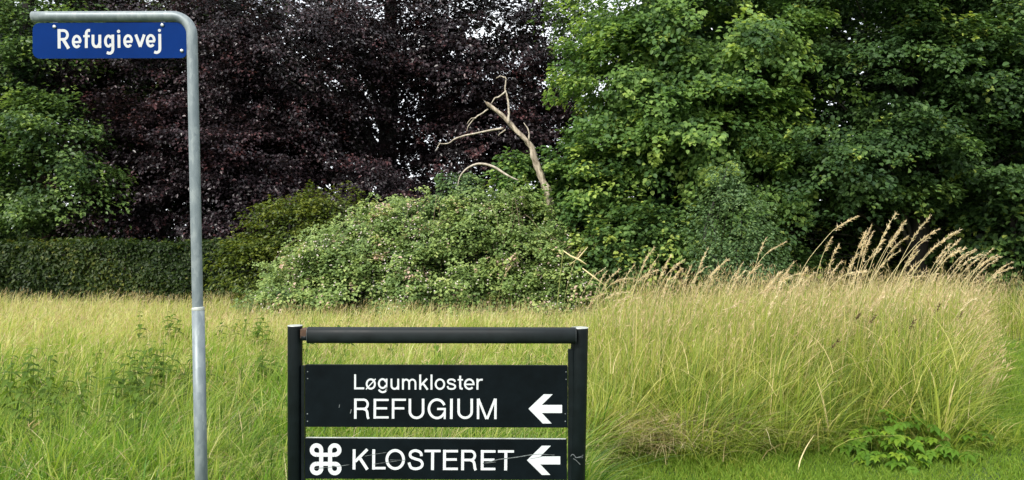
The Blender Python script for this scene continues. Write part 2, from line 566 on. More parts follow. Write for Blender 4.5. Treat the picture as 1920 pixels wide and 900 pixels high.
# --- trees
tree('oak_tree', 'leafy mid green oak behind the clipped hedge, with a pale clump in front',
     [(-14.6, 21.5, 6.0, 3.6, 2.6, 5.4), (-12.0, 19.6, 3.7, 1.25, 1.1, 1.9, 2.0), (-14.8, 19.8, 2.6, 1.5, 1.1, 1.7), (-12.9, 20.2, 6.2, 1.4, 1.2, 1.6)],
     G_OAK, 11, 900, 62, .55, .125, (-14, 21.5, 0), .28, flat=.24, base_tint=.5, tip_bright=.7, broad=False, lw=.7, inner=.7, bough=(120, 8, .4, .12, .08),
     extra=(([(-14.4, 22.2, 5.6, 3.0, 1.4, 4.8)], 220, 30, .8, .22, dict(flat=.3, base_tint=.0, tip_bright=0, inner=.2, spread=.05)),))  # core leaves in the darkest tint: painted shade inside the crown
tree('ash_tree', 'yellowish green tree rising behind the oak above the hedge',
     [(-16.5, 27.5, 7.2, 5, 2.4, 5), (-11.2, 27.5, 9.2, 3, 2, 3)],
     G_BACK, 12, 620, 40, .8, .17, (-15.5, 28, 0), .28, flat=.28, base_tint=.75, tip_bright=.6)
tree('copper_beech', 'large copper beech with dark purple leaves and sky showing through its crown',
     [(-9.6, 22.6, 6.6, 3.9, 2.3, 4.4), (-9.0, 21.2, 3.3, 3.6, 1.6, 2.3), (-5.2, 22.4, 3.4, 2.6, 1.6, 1.9), (-6.3, 22.2, 7.0, 2.2, 1.6, 2.9)],
     G_COPPER, 13, 1900, 84, .85, .105, (-3.9, 24.2, 0), .34, top=(-4.0, 24.2, 11), bark=BARK_BEECH, limbs=44,
     flat=.09, base_tint=.45, tip_bright=.6, lw=.66, inner=.62, droop=.6, bough=(210, 9, .62, .10, .14),
     extra=(([(-2.4, 24.2, 8.2, 4.3, 2.4, 2.6)], 380, 100, .85, .125, dict(flat=.10, base_tint=.45, tip_bright=.5, front=.6, inner=.2, lw=.7)),
            ([(-1.2, 23.8, 4.9, 3.2, 1.8, 1.5)], 270, 90, .72, .12, dict(flat=.10, base_tint=.4, front=.6, inner=.2, lw=.7)),
            ([(1.5, 24.2, 5.6, 1.5, 1.4, 2.8)], 150, 90, .7, .12, dict(flat=.10, base_tint=.4, front=.6, inner=.2, lw=.7)),
            ([(-2.0, 25.4, 7.0, 4.8, .7, 4.2)], 170, 60, .95, .2, dict(flat=.25, base_tint=.25, front=.5, inner=.1, lw=.8)),
            ([(-8.5, 24.6, 5.5, 5, 1.2, 6)], 700, 26, 1.0, .24, dict(flat=.3, base_tint=.2, front=.5, inner=.1, lw=.8)),
            ([(-2.0, 24.8, 2.0, 4.6, 1.0, 1.7)], 420, 44, .7, .15, dict(flat=.2, base_tint=.35, front=.6, inner=.1, lw=.7))))
tree('lime_tree', 'bright green broadleaf tree rising behind the bramble and long grass',
     [(4.2, 17.4, 5.2, 2.2, 1.7, 4.0), (2.6, 16.4, 4.9, 1.2, 1.1, 1.5, 1.5), (3.4, 16.1, 2.4, 1.8, 1.2, 1.5, 1.3), (4.3, 15.7, 4.3, 1.2, 1.0, 1.1, 1.3), (1.75, 16.6, 2.6, .95, .8, 1.1, 3.5), (5.0, 16.0, 6.2, 1.2, 1.0, .9, 1.2), (3.2, 16.1, 6.6, 1.0, .9, .8, 1.0), (5.4, 15.9, 3.0, .8, .7, .7)],
     G_LINDEN, 14, 860, 110, .62, .108, (4.3, 17.4, 0), .25, flat=.13, base_tint=.5, tip_bright=.6, broad=True, lw=.8, droop=.45, upw=.75, outw=.55, inner=.7, spread=.11, bough=(120, 8, .46, .09, .13),
     extra=(([(4.2, 17.6, 5.2, 1.7, 1.2, 3.6), (3.2, 16.9, 3.0, 1.5, .8, 2.2)], 260, 30, .8, .2, dict(flat=.3, base_tint=.0, tip_bright=0, inner=.3, spread=.05)),))  # inner leaves coloured dark to paint shade between the boughs
tree('hornbeam_tree', 'dark green tree with layered drooping boughs over the tall grass',
     [(8.8, 16.6, 5.8, 2.9, 1.7, 3.2), (7.2, 15.2, 3.5, 1.6, 1.0, 1.1, 1.4), (9.4, 15.0, 3.9, 1.5, 1.0, .8, 1.5), (6.2, 15.8, 2.3, 1.1, .8, .7), (8.2, 15.1, 5.3, 1.5, 1.0, .8, 1.4), (10.4, 15.4, 6.0, 1.8, 1.1, 1.5), (7.0, 15.3, 6.6, 1.2, .9, .8)],
     G_HORN, 15, 640, 115, .74, .10, (9.0, 16.6, 0), .2, flat=.085, base_tint=.42, tip_bright=.7, broad=True, lw=.72, droop=.4, upw=.8, outw=.45, inner=.7, spread=.11, bough=(92, 8, .56, .07, .14),
     extra=(([(8.8, 17.0, 5.4, 2.5, 1.2, 2.8)], 200, 30, .8, .2, dict(flat=.3, base_tint=.0, tip_bright=0, inner=.3, spread=.05)),))  # darkest tint on the inner leaves paints the shaded hollows
tree('hazel_shrub', 'deep green shrub growing low under the dark layered tree at the lawn edge',
     [(10.6, 15.6, 1.9, 1.3, .9, 1.5), (12.4, 16.5, 3.2, 1.6, 1.0, 2.6)],
     G_HORN, 16, 420, 50, .5, .12, (10.8, 15.9, 0), .06, cat='shrub', flat=.2, base_tint=.4, tip_bright=.5, broad=True, lw=.8)
tree('background_oak', 'olive green tree top showing behind the copper beech and the bright tree',
     [(4.2, 22.2, 8.6, 2.9, 1.8, 2.3), (6.0, 22.0, 4.5, 3, 1.4, 3.0)],
     G_OAK, 17, 480, 46, .7, .15, (4.2, 23, 0), .26, flat=.2, base_tint=.55, tip_bright=.5, lw=.7)
tree('understorey_shrub', 'dark shrub between the bramble thicket and the tall grass stalks',
     [(2.7, 15.0, 1.0, 1.4, .8, 1.25), (4.9, 15.4, .8, 1.3, .7, 1.0), (8.0, 18.2, 1.0, 2.6, .8, 1.4)],
     G_HORN, 18, 620, 44, .42, .10, (3.4, 15.4, 0), .05, cat='shrub', flat=.22, base_tint=.6, tip_bright=.5, broad=True, lw=.8)
tree('willow_sapling', 'young blue green sapling standing before the bright tree',
     [(3.95, 13.4, 1.7, .62, .45, 1.0), (4.2, 13.2, 1.2, .55, .4, .6), (3.8, 13.4, 2.5, .22, .2, .45)],
     G_SAP, 19, 190, 34, .3, .075, (3.95, 13.5, 0), .04, cat='sapling', flat=.25, base_tint=.5, tip_bright=.5, lw=.5)
tree('beech_shrub', 'yellow green beech shrub at the end of the clipped hedge',
     [(-5.0, 17.4, 1.5, 1.15, .7, 1.1), (-4.4, 17.6, 2.0, 1.1, .6, .75), (-6.0, 17.2, .9, .7, .6, .7)],
     G_BEECH, 20, 330, 40, .45, .095, (-5, 17.6, 0), .06, cat='shrub', flat=.14, base_tint=.5, tip_bright=.5, lw=.62)
tree('elder_sapling', 'green sapling pushing up beside the broken dead trunk',
     [(.02, 16.4, 2.75, .36, .3, .85), (1.0, 16.8, 2.3, .5, .35, .9)], G_LINDEN, 21, 150, 34, .3, .12, (.02, 16.5, 0), .03, cat='sapling', flat=.2, base_tint=.45, broad=True, lw=.7)
tree('rowan_sapling', 'small bushy sapling below the arched dead branch in the thicket',
     [(-1.2, 16.0, 2.5, .5, .35, .55)], G_SAP, 22, 80, 34, .3, .10, (-1.2, 16.1, 0), .03, cat='sapling', flat=.2, base_tint=.6, broad=True, lw=.7)


def vnoise(x, y, s, seed=0):
    r = np.random.default_rng(seed)
    v = np.zeros_like(x)
    for k in range(6):
        a, b, c = r.normal(0, 1, 2).tolist() + [r.uniform(0, 6.28)]
        v += np.sin((a * x + b * y) * s * 1.6 + c)
    return v / 6


# --- clipped hedge
def hedge():
    rng = np.random.default_rng(31)
    root = empty('clipped_hedge', (-10.5, 17.9, 0), 'long low clipped beech hedge along the back of the meadow', 'hedge')
    n = 30000
    face = rng.random(n)
    x = rng.uniform(-16.5, -4.8, n)
    z = rng.uniform(.05, 1.5, n)
    y = 17.4 + rng.exponential(.07, n) + .10 * vnoise(x, z, 2.6, 77) + .07 * vnoise(x, z, 6.0, 78)
    tp = face < .2
    z[tp] = 1.5 + rng.normal(0, .05, tp.sum()) + .05 * np.sin(x[tp] * 1.7)
    y[tp] = rng.uniform(17.4, 18.4, tp.sum())
    Pn = np.stack([x, y, z], 1)
    N = np.where(tp[:, None], np.array((0, -.2, 1.0)), np.array((0, -.8, .55))) + rng.normal(0, .45, (n, 3))
    D = rng.normal(0, 1, (n, 3)) + np.array((0, -.3, -.3))
    Ln = .10 * rng.uniform(.6, 1.3, n)
    cl = .5 + .22 * np.sin(x * 1.3 + z * 2) * np.sin(x * .6 + 1)
    ti = np.clip(cl + rng.normal(0, .2, n), 0, 1)
    V, T = leaf_arrays(Pn, N, D, Ln, Ln * .62)
    # upright tufts escaping the clipping
    m = 120
    C = np.stack([rng.uniform(-16.5, -5, m), rng.uniform(17.4, 18.2, m), np.full(m, 1.55)], 1)
    v2, t2, c2 = sprays(rng, C, np.tile((0, -.3, 1.0), (m, 1)), 10, np.full(m, .14), .08, base_tint=.65)
    V, T, ti = join([(V, T, np.repeat(ti, 4)), (v2, t2, c2)])
    link('foliage', mesh_tris('foliage', V, T, ti), G_HEDGE, root)
    for k in range(40):
        xx = -16.3 + k * .29
        tube('stem', [(xx, 17.95, 0), (xx + rng.normal(0, .1), 17.95, .7), (xx + rng.normal(0, .15), 17.9, 1.4)], [.03, .022, .01], BARK, root, 5)
hedge()


# --- bramble thicket
def bramble():
    rng = np.random.default_rng(41)
    root = empty('bramble_thicket', (-1.5, 15.4, 0), 'sprawling mound of bramble with pale blossoms behind the meadow', 'bush')
    D0 = 15.1
    px = np.array([478, 500, 535, 605, 640, 720, 800, 860, 920, 1000, 1060, 1120, 1165, 1205])
    py = np.array([548, 515, 474, 425, 400, 372, 358, 345, 352, 356, 385, 425, 470, 515])
    prof_x = (px - 960) * D0 / F
    prof_z = EYE - (py - 450) * D0 / F
    n = 900
    nb = 150                              # shoots gather into overlapping boughs with gaps between
    ib = np.arange(n) % nb
    bx_ = rng.uniform(prof_x[0], prof_x[-1], nb); bu_ = rng.random(nb) ** .85
    x = np.clip(bx_[ib] + rng.normal(0, .24, n), prof_x[0], prof_x[-1])
    zt = np.interp(x, prof_x, prof_z)
    u = np.clip(bu_[ib] + rng.normal(0, .035, n) - .10 * ((x - bx_[ib]) / .3) ** 2 * .5, .0, 1)
    zt = zt + .16 * vnoise(x, x * 0, 3.2, 91) + .10 * vnoise(x, x * 0, 8.0, 92)
    z = .08 + u * (zt - .12)
    y = D0 - .75 + 1.5 * u ** 1.7 + rng.normal(0, .10, n) + rng.normal(0, .22, nb)[ib] + .35 * np.abs((x + 1.7) / 3.6) ** 2 + .30 * vnoise(x, z, 2.6, 93)
    C = np.stack([x, y, z], 1)
    A = np.stack([rng.normal(0, .35, n), np.full(n, -.9), .15 + u * .9], 1)
    a = sprays(rng, C, A, 84, .40 * rng.uniform(.5, 1.6, n), .068, flat=.12, base_tint=.46, tip_bright=.55, lw=.74, broad=True, spread=.13, droop=.55)
    # long shoots arching out of the mound
    ns = 150
    k_ = rng.choice(n, ns, p=(.15 + u) / (.15 + u).sum())
    sh = []
    for q in k_:
        p0 = C[q] + np.array((0, -.05, .05)); dx = rng.normal(0, .35); up_ = rng.uniform(.15, .5) * (.4 + u[q])
        tt_ = np.linspace(.1, 1, 13)[:, None]
        pth = p0 + np.array((dx, -.28, 0)) * tt_ + np.array((0, 0, up_)) * (tt_ * 1.6 - tt_ ** 2 * 1.1)
        pth = np.repeat(pth, 2, 0) + rng.normal(0, .022, (26, 3))
        v_, t_ = broad_arrays(pth, norm(np.array((0, -.5, .9)) + rng.normal(0, .4, (26, 3))), rng.normal(0, .8, (26, 3)) + np.array((dx, -.4, -.2)), .085 * rng.uniform(.5, 1.2, 26) * np.repeat(np.linspace(1.1, .5, 13), 2), .065 * rng.uniform(.5, 1.2, 26) * np.repeat(np.linspace(1.1, .5, 13), 2))
        sh.append((v_, t_, np.repeat(np.clip(rng.normal(.6, .12) + rng.normal(0, .1, 26), 0, .95), 6)))
    # inner fill, tinted dark to paint the shade in gaps between the boughs
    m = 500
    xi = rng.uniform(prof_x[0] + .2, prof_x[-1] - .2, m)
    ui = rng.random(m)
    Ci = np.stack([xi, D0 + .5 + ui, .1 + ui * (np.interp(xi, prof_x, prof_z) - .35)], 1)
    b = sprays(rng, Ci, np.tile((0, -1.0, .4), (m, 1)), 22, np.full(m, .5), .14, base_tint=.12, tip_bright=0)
    V, T, ti = join([a, b] + sh)
    link('foliage', mesh_tris('foliage', V, T, ti), G_BRAMBLE, root)
    # arching canes
    cane = bark_mat('bramble_cane', (.10, .07, .045), (.22, .16, .10))
    for k in range(26):
        xx = rng.uniform(prof_x[1], prof_x[-2]); zz = np.interp(xx, prof_x, prof_z)
        dx = rng.uniform(-.9, .9)
        p, r = smooth_path([(xx, D0 + .3, 0), (xx + dx * .4, D0 - .1, zz * rng.uniform(.6, .95)), (xx + dx, D0 - .75, zz * rng.uniform(.3, .8))], [.006, .005, .002], 4)
        tube('cane', p, r, cane, root, 4)
    # blossoms in loose clusters
    nc = 190
    ci = rng.choice(n, nc, replace=False, p=(lambda q: q / q.sum())(.35 + (x < -1.5) * .5 + (u < .35) * .6))
    Pb = np.repeat(C[ci], 7, 0) + rng.normal(0, .10, (nc * 7, 3)) + np.array((0, -.24, .05))
    k = len(Pb)
    vs, ts, cs = [], [], []
    for a5 in range(5):
        an = a5 * 2 * math.pi / 5
        Nn = norm(np.array((0, -.8, .7)) + rng.normal(0, .25, (k, 3)))
        S = norm(np.cross(Nn, np.array((.1, .2, 1.0))))
        U = np.cross(S, Nn)
        Dd = S * math.cos(an) + U * math.sin(an)
        v, t = leaf_arrays(Pb, Nn, Dd, np.full(k, .017), np.full(k, .016), .05)
        vs.append(v); ts.append(t); cs.append(np.repeat(rng.random(k), 4))
    V, T, ti = join(list(zip(vs, ts, cs)))
    tag(link('blossoms', mesh_tris('blossoms', V, T, ti), G_PETAL, root), kind='stuff')
bramble()


# --- dead trunk with pale branches
def dead_tree():
    rng = np.random.default_rng(51)
    d = 15.9
    b0 = P(1040, 430, d); b0[2] = 0; b0[0] += .25
    root = empty('dead_tree', b0, 'bare broken dead trunk with pale branches rising out of the bramble', 'dead tree')
    ctr = [b0, P(1032, 385, d), P(1016, 335, d), P(1003, 300, d), P(994, 272, d), P(968, 245, d), P(940, 215, d), P(914, 194, d)]
    rad = [.105, .088, .072, .062, .057, .05, .043, .035]
    pts, rr = smooth_path(ctr, rad, 5)
    rr = [r * (1 + .09 * math.sin(i * 1.9) + rng.normal(0, .04)) for i, r in enumerate(rr)]
    V, Fc = tube_data(pts, rr, 12, False)
    V = [v + rng.normal(0, .009, 3) for v in V]
    # splintered end
    n = len(V)
    tipd = norm(pts[-1] - pts[-3])
    for k in range(12):
        V.append(V[n - 12 + k] * .6 + pts[-1] * .4 + tipd * rng.uniform(.0, .12))
    for k in range(12):
        Fc.append((n - 12 + k, n - 12 + (k + 1) % 12, n + (k + 1) % 12, n + k))
    tr = link('trunk', mesh_py('trunk', V, Fc, True), DEAD, root)
    V2 = [V[n + k] - tipd * .012 for k in range(12)] + [pts[-1] + tipd * .01]
    link('broken_end', mesh_py('broken_end', V2, [(k, (k + 1) % 12, 12) for k in range(12)]), FRESH, root)
    for pp, r in (
        ([(953, 232), (954, 212), (953, 190), (948, 172), (947, 160), (949, 148), (947, 144)], (0.0288, 0.0259, 0.0223, 0.0187, 0.0158, 0.0130, 0.0086)),
        ([(947, 145), (938, 143), (930, 147)], (.015, .012, .006)),
        ([(947, 172), (936, 181), (928, 184), (921, 194)], (.018, .017, .014, .008)),
        ([(944, 240), (925, 243), (900, 248), (873, 254), (855, 259), (840, 269), (822, 268)], (0.0230, 0.0216, 0.0187, 0.0173, 0.0158, 0.0115, 0.0050)),
        ([(826, 268), (821, 274), (819, 281)], (.012, .009, .005)),
        ([(915, 205), (900, 215), (890, 222), (880, 233), (875, 247)], (.017, .015, .013, .010, .005)),
        ([(893, 221), (884, 222), (876, 232)], (.010, .008, .005)),
        ([(992, 262), (991, 245), (982, 230)], (0.0216, 0.0144, 0.0058)),
        ([(948, 243), (938, 250), (934, 255)], (.014, .011, .006)),
    ):
        q = [P(x, y, d - .05 + .01 * i) for i, (x, y) in enumerate(pp)]
        p2, r2 = smooth_path(q, r, 3, .004, rng)
        tube('branch', p2, r2, DEAD_PALE, root, 6)
dead_tree()


def arched_branch():
    d = 15.3
    root_p = P(968, 335, d)
    q = [P(*a, d) for a in ((972, 338), (958, 332), (945, 325), (930, 315), (915, 309), (898, 307), (884, 311), (872, 319), (862, 332), (858, 350))]
    p2, r2 = smooth_path(q, (0.0086, 0.0158, 0.0245, 0.0259, 0.0245, 0.0223, 0.0194, 0.0158, 0.0115, 0.0058), 3)
    V, Fc = tube_data(p2, r2, 7)
    tag(link('fallen_branch', mesh_py('fallen_branch', V, Fc, True), DEAD_PALE), 'pale arched dead branch lying over the bramble top', 'branch')
arched_branch()


# ------------------------------------------------------------------ grass
def blades(B, h, wd, lean, bend, segs, tint, rng, flop=None):
    """tapered bent grass blades. B (n,3), lean (n,2) unit-ish direction, bend (n,) 0..1"""
    n = len(B)
    yaw = rng.uniform(0, 2 * math.pi, n)
    S = np.stack([np.cos(yaw), np.sin(yaw), np.zeros(n)], 1)
    Ld = np.concatenate([lean, np.zeros((n, 1))], 1)
    lev = np.linspace(0, 1, segs + 1)
    Vs, al = [], []
    for t in lev:
        up = h * (t - .42 * bend * t * t)
        c = B + Ld * (h * bend * (.25 * t + .75 * t * t))[:, None]
        c[:, 2] += up
        if t < 1:
            ww = (wd * (1 - t ** 1.6 * .75) * .5)[:, None]
            Vs += [c - S * ww, c + S * ww]; al += [t, t]
        else:
            Vs.append(c); al.append(t)
    m = len(Vs)
    V = np.stack(Vs, 1).reshape(-1, 3)
    q = []
    for i in range(segs - 1):
        a = 2 * i
        q += [[a, a + 1, a + 3], [a, a + 3, a + 2]]
    a = 2 * (segs - 1)
    q.append([a, a + 1, a + 2])
    T = (np.arange(n)[:, None, None] * m + np.array(q)[None]).reshape(-1, 3)
    return V, T, np.repeat(tint, m), np.tile(np.array(al), n)


def joing(parts):
    V, T, ti, al = [], [], [], []
    o = 0
    for v, t, c, a in parts:
        V.append(v); T.append(t + o); ti.append(c); al.append(a); o += len(v)
    return np.concatenate(V), np.concatenate(T), np.concatenate(ti), np.concatenate(al)


def front_edge(x):
    """distance where the mown lawn ends and the long grass starts"""
    return 5.5 + .13 * np.sin(x * 3.1) + .10 * np.sin(x * 7.3 + 1) + .06 * np.sin(x * 17 + 2) - .25 * np.exp(-((x - .5) / .35) ** 2)


def in_lawn(x, y):
    return ((x > .40) & (y < front_edge(x))) | ((x / np.maximum(y, .1) > .634 + .012 * np.sin(y * 2.1) + .003 * (y - 5.5)) & (y < 11.5 + .3 * np.sin(x * 2)))


def tallness(x, y):
    """0 in the meadow, 1 in the tall stand to the right"""
    r = x / y
    t = np.clip((r - .045) / .11, 0, 1) * np.clip((np.where(r > .25, 16.5, 13.2) - y) / 2.0, 0, 1)
    return t * t * (3 - 2 * t)


def scatter(rng, n, y0, y1, power, r0=-.92, r1=.88):
    """points in the view wedge, density falling with distance"""
    y = y0 * (y1 / y0) ** (rng.random(n) ** power)
    r = rng.uniform(r0, r1, n)
    return r * y, y


WIND = np.array((.95, -.15))


def tussocks(rng, n, per, sig, y0, y1, power, r0, r1):
    """blade roots gathered in tussocks: x, y, outward offset, tussock index"""
    m = n // per
    cx, cy = scatter(rng, m, y0, y1, power, r0, r1)
    idx = np.repeat(np.arange(m), per)
    off = rng.normal(0, 1, (m * per, 2))
    return cx[idx] + off[:, 0] * sig, cy[idx] + off[:, 1] * sig, off, idx, m


def meadow():
    rng = np.random.default_rng(61)
    parts = []
    n = 108000
    x, y = scatter(rng, n, 3.75, 18.2, .92)
    keep = ~in_lawn(x, y) & (tallness(x, y) < .75) & ~((y > 14.6) & (x > -4.9) & (x < 3.0)) & (y < 17.3)
    x, y = x[keep], y[keep]
    n = len(x)
    cl = vnoise(x, y, 1.1, 5); c2 = vnoise(x, y, 3.6, 9)
    h = (.40 + .07 * np.clip((y - 6) / 6, 0, 1) + .07 * cl + .05 * c2) * rng.uniform(.5, 1.18, n)
    h *= 1 + .9 * tallness(x, y)
    B = np.stack([x, y, gz(x, y)], 1)
    far = np.clip((y - 6.0) / 5.0, 0, 1)
    nearsign = np.exp(-((x / y + .33) / .12) ** 2) * (1 - far)
    ti = np.clip(.33 + .47 * far + .20 * cl + .14 * c2 - .12 * nearsign + rng.normal(0, .24, n), 0, 1)
    wd = rng.uniform(.004, .012, n) * (1 + .06 * y)
    la = norm(WIND * .7 + rng.normal(0, 1.0, (n, 2)))
    bd = np.clip(rng.normal(.6, .34, n), .02, 1.5)
    near = y < 7.5
    for sel, sg in ((near, 4), (~near, 2)):
        parts.append(blades(B[sel], h[sel], wd[sel], la[sel], bd[sel], sg, ti[sel], rng))
    # tussocks that break the sward up
    x, y, off, idx, m = tussocks(rng, 70000, 46, .055, 3.9, 12.5, .95, -.92, .2)
    ht = rng.uniform(.7, 1.35, m); tt_ = rng.normal(0, .24, m); wt = rng.uniform(.7, 1.7, m)
    keep = ~in_lawn(x, y) & (tallness(x, y) < .7)
    x, y, off, idx = x[keep], y[keep], off[keep], idx[keep]; n = len(x)
    far = np.clip((y - 6.0) / 5.0, 0, 1)
    parts.append(blades(np.stack([x, y, gz(x, y)], 1), .43 * ht[idx] * rng.uniform(.55, 1.15, n), rng.uniform(.004, .009, n) * (1 + .05 * y) * wt[idx],
                        off * .6 + WIND * .35 + rng.normal(0, .25, (n, 2)), np.clip(rng.normal(.6, .25, n), .1, 1.4), 4,
                        np.clip(.34 + .34 * far + tt_[idx] + rng.normal(0, .12, n), 0, 1), rng))
    V, T, t, a = joing(parts)
    tag(link('meadow_grass', mesh_tris('meadow_grass', V, T, t, a), G_FIELD), 'long unmown meadow grass fading to straw towards the hedge', 'grass', kind='stuff')
    # thin flowering stems with small straw seed heads
    n = 30000
    x, y = scatter(rng, n, 4.6, 17.3, .8)
    keep = ~in_lawn(x, y) & (tallness(x, y) < .6) & ~((y > 14.6) & (x > -4.9) & (x < 3.0))
    dens = np.clip((y - 6.0) / 6, .02, 1) * .8
    keep &= rng.random(n) < dens
    x, y = x[keep], y[keep]; n = len(x)
    B = np.stack([x, y, gz(x, y)], 1)
    h = (.52 + .06 * vnoise(x, y, 1.1, 5)) * rng.uniform(.75, 1.15, n)
    la = norm(WIND + rng.normal(0, .4, (n, 2))); bd = rng.uniform(.1, .5, n)
    st = blades(B, h, np.full(n, .003) * (1 + .05 * y), la, bd, 2, rng.random(n) * .6 + .4, rng)
    tip = B + np.concatenate([la * (h * bd)[:, None] * .62, (h * (.8 - .42 * bd * .64))[:, None]], 1)
    D = np.concatenate([la * bd[:, None] * 1.4, np.ones((n, 1))], 1)
    v, tt = leaf_arrays(tip, rng.normal(0, 1, (n, 3)) + np.array((0, -1, 0)), D, rng.uniform(.05, .11, n), rng.uniform(.005, .011, n), .2)
    V, T, t, a = joing([st, (v, tt, np.repeat(rng.random(n), 4), np.zeros(len(v)))])
    tag(link('meadow_seed_heads', mesh_tris('meadow_seed_heads', V, T, t, a), G_SEEDFIELD), 'haze of fine straw seed heads over the back of the meadow', 'grass', kind='stuff')


def lush():
    """greener broad blades low at the front, between pole and sign and to the left"""
    rng = np.random.default_rng(62)
    n = 31000
    x, y = scatter(rng, n, 3.7, 8.2, 1.0, -.92, .12)
    cl = vnoise(x, y, 1.7, 15)
    keep = ~in_lawn(x, y) & (rng.random(n) < np.clip(.55 + .7 * cl + .5 * (6.0 - y) / 2, .08, 1))
    x, y = x[keep], y[keep]; n = len(x); cl = cl[keep]
    B = np.stack([x, y, gz(x, y)], 1)
    h = (.40 + .10 * cl) * rng.uniform(.55, 1.25, n)
    ti = np.clip(.42 + .14 * cl + rng.normal(0, .27, n), 0, 1)
    la = norm(WIND * .6 + rng.normal(0, 1.0, (n, 2)))
    V, T, t, a = blades(B, h, rng.uniform(.007, .017, n), la, np.clip(rng.normal(.65, .28, n), .1, 1.3), 5, ti, rng)
    tag(link('lush_grass', mesh_tris('lush_grass', V, T, t, a), G_LUSH), 'broad bright green grass low around the pole foot', 'grass', kind='stuff')
    # dead matted blades low down
    n = 5000
    x, y = scatter(rng, n, 3.7, 7.5, 1.0, -.74, .75)
    keep = ~in_lawn(x, y)
    x, y = x[keep], y[keep]
    x = np.concatenate([x, rng.normal(1.0, .38, 1100)]); y = np.concatenate([y, rng.normal(5.55, .12, 1100)]); n = len(x)
    B = np.stack([x, y, gz(x, y) + rng.uniform(.02, .16, n)], 1)
    la = norm(WIND * .5 + rng.normal(0, 1, (n, 2)))
    V, T, t, a = blades(B, rng.uniform(.15, .5, n), rng.uniform(.003, .007, n), la, rng.uniform(.7, 1.7, n), 4, rng.random(n), rng)
    tag(link('dry_thatch', mesh_tris('dry_thatch', V, T, t, a), G_THATCH), 'dry matted straw lying low among the long grass', 'straw', kind='stuff')


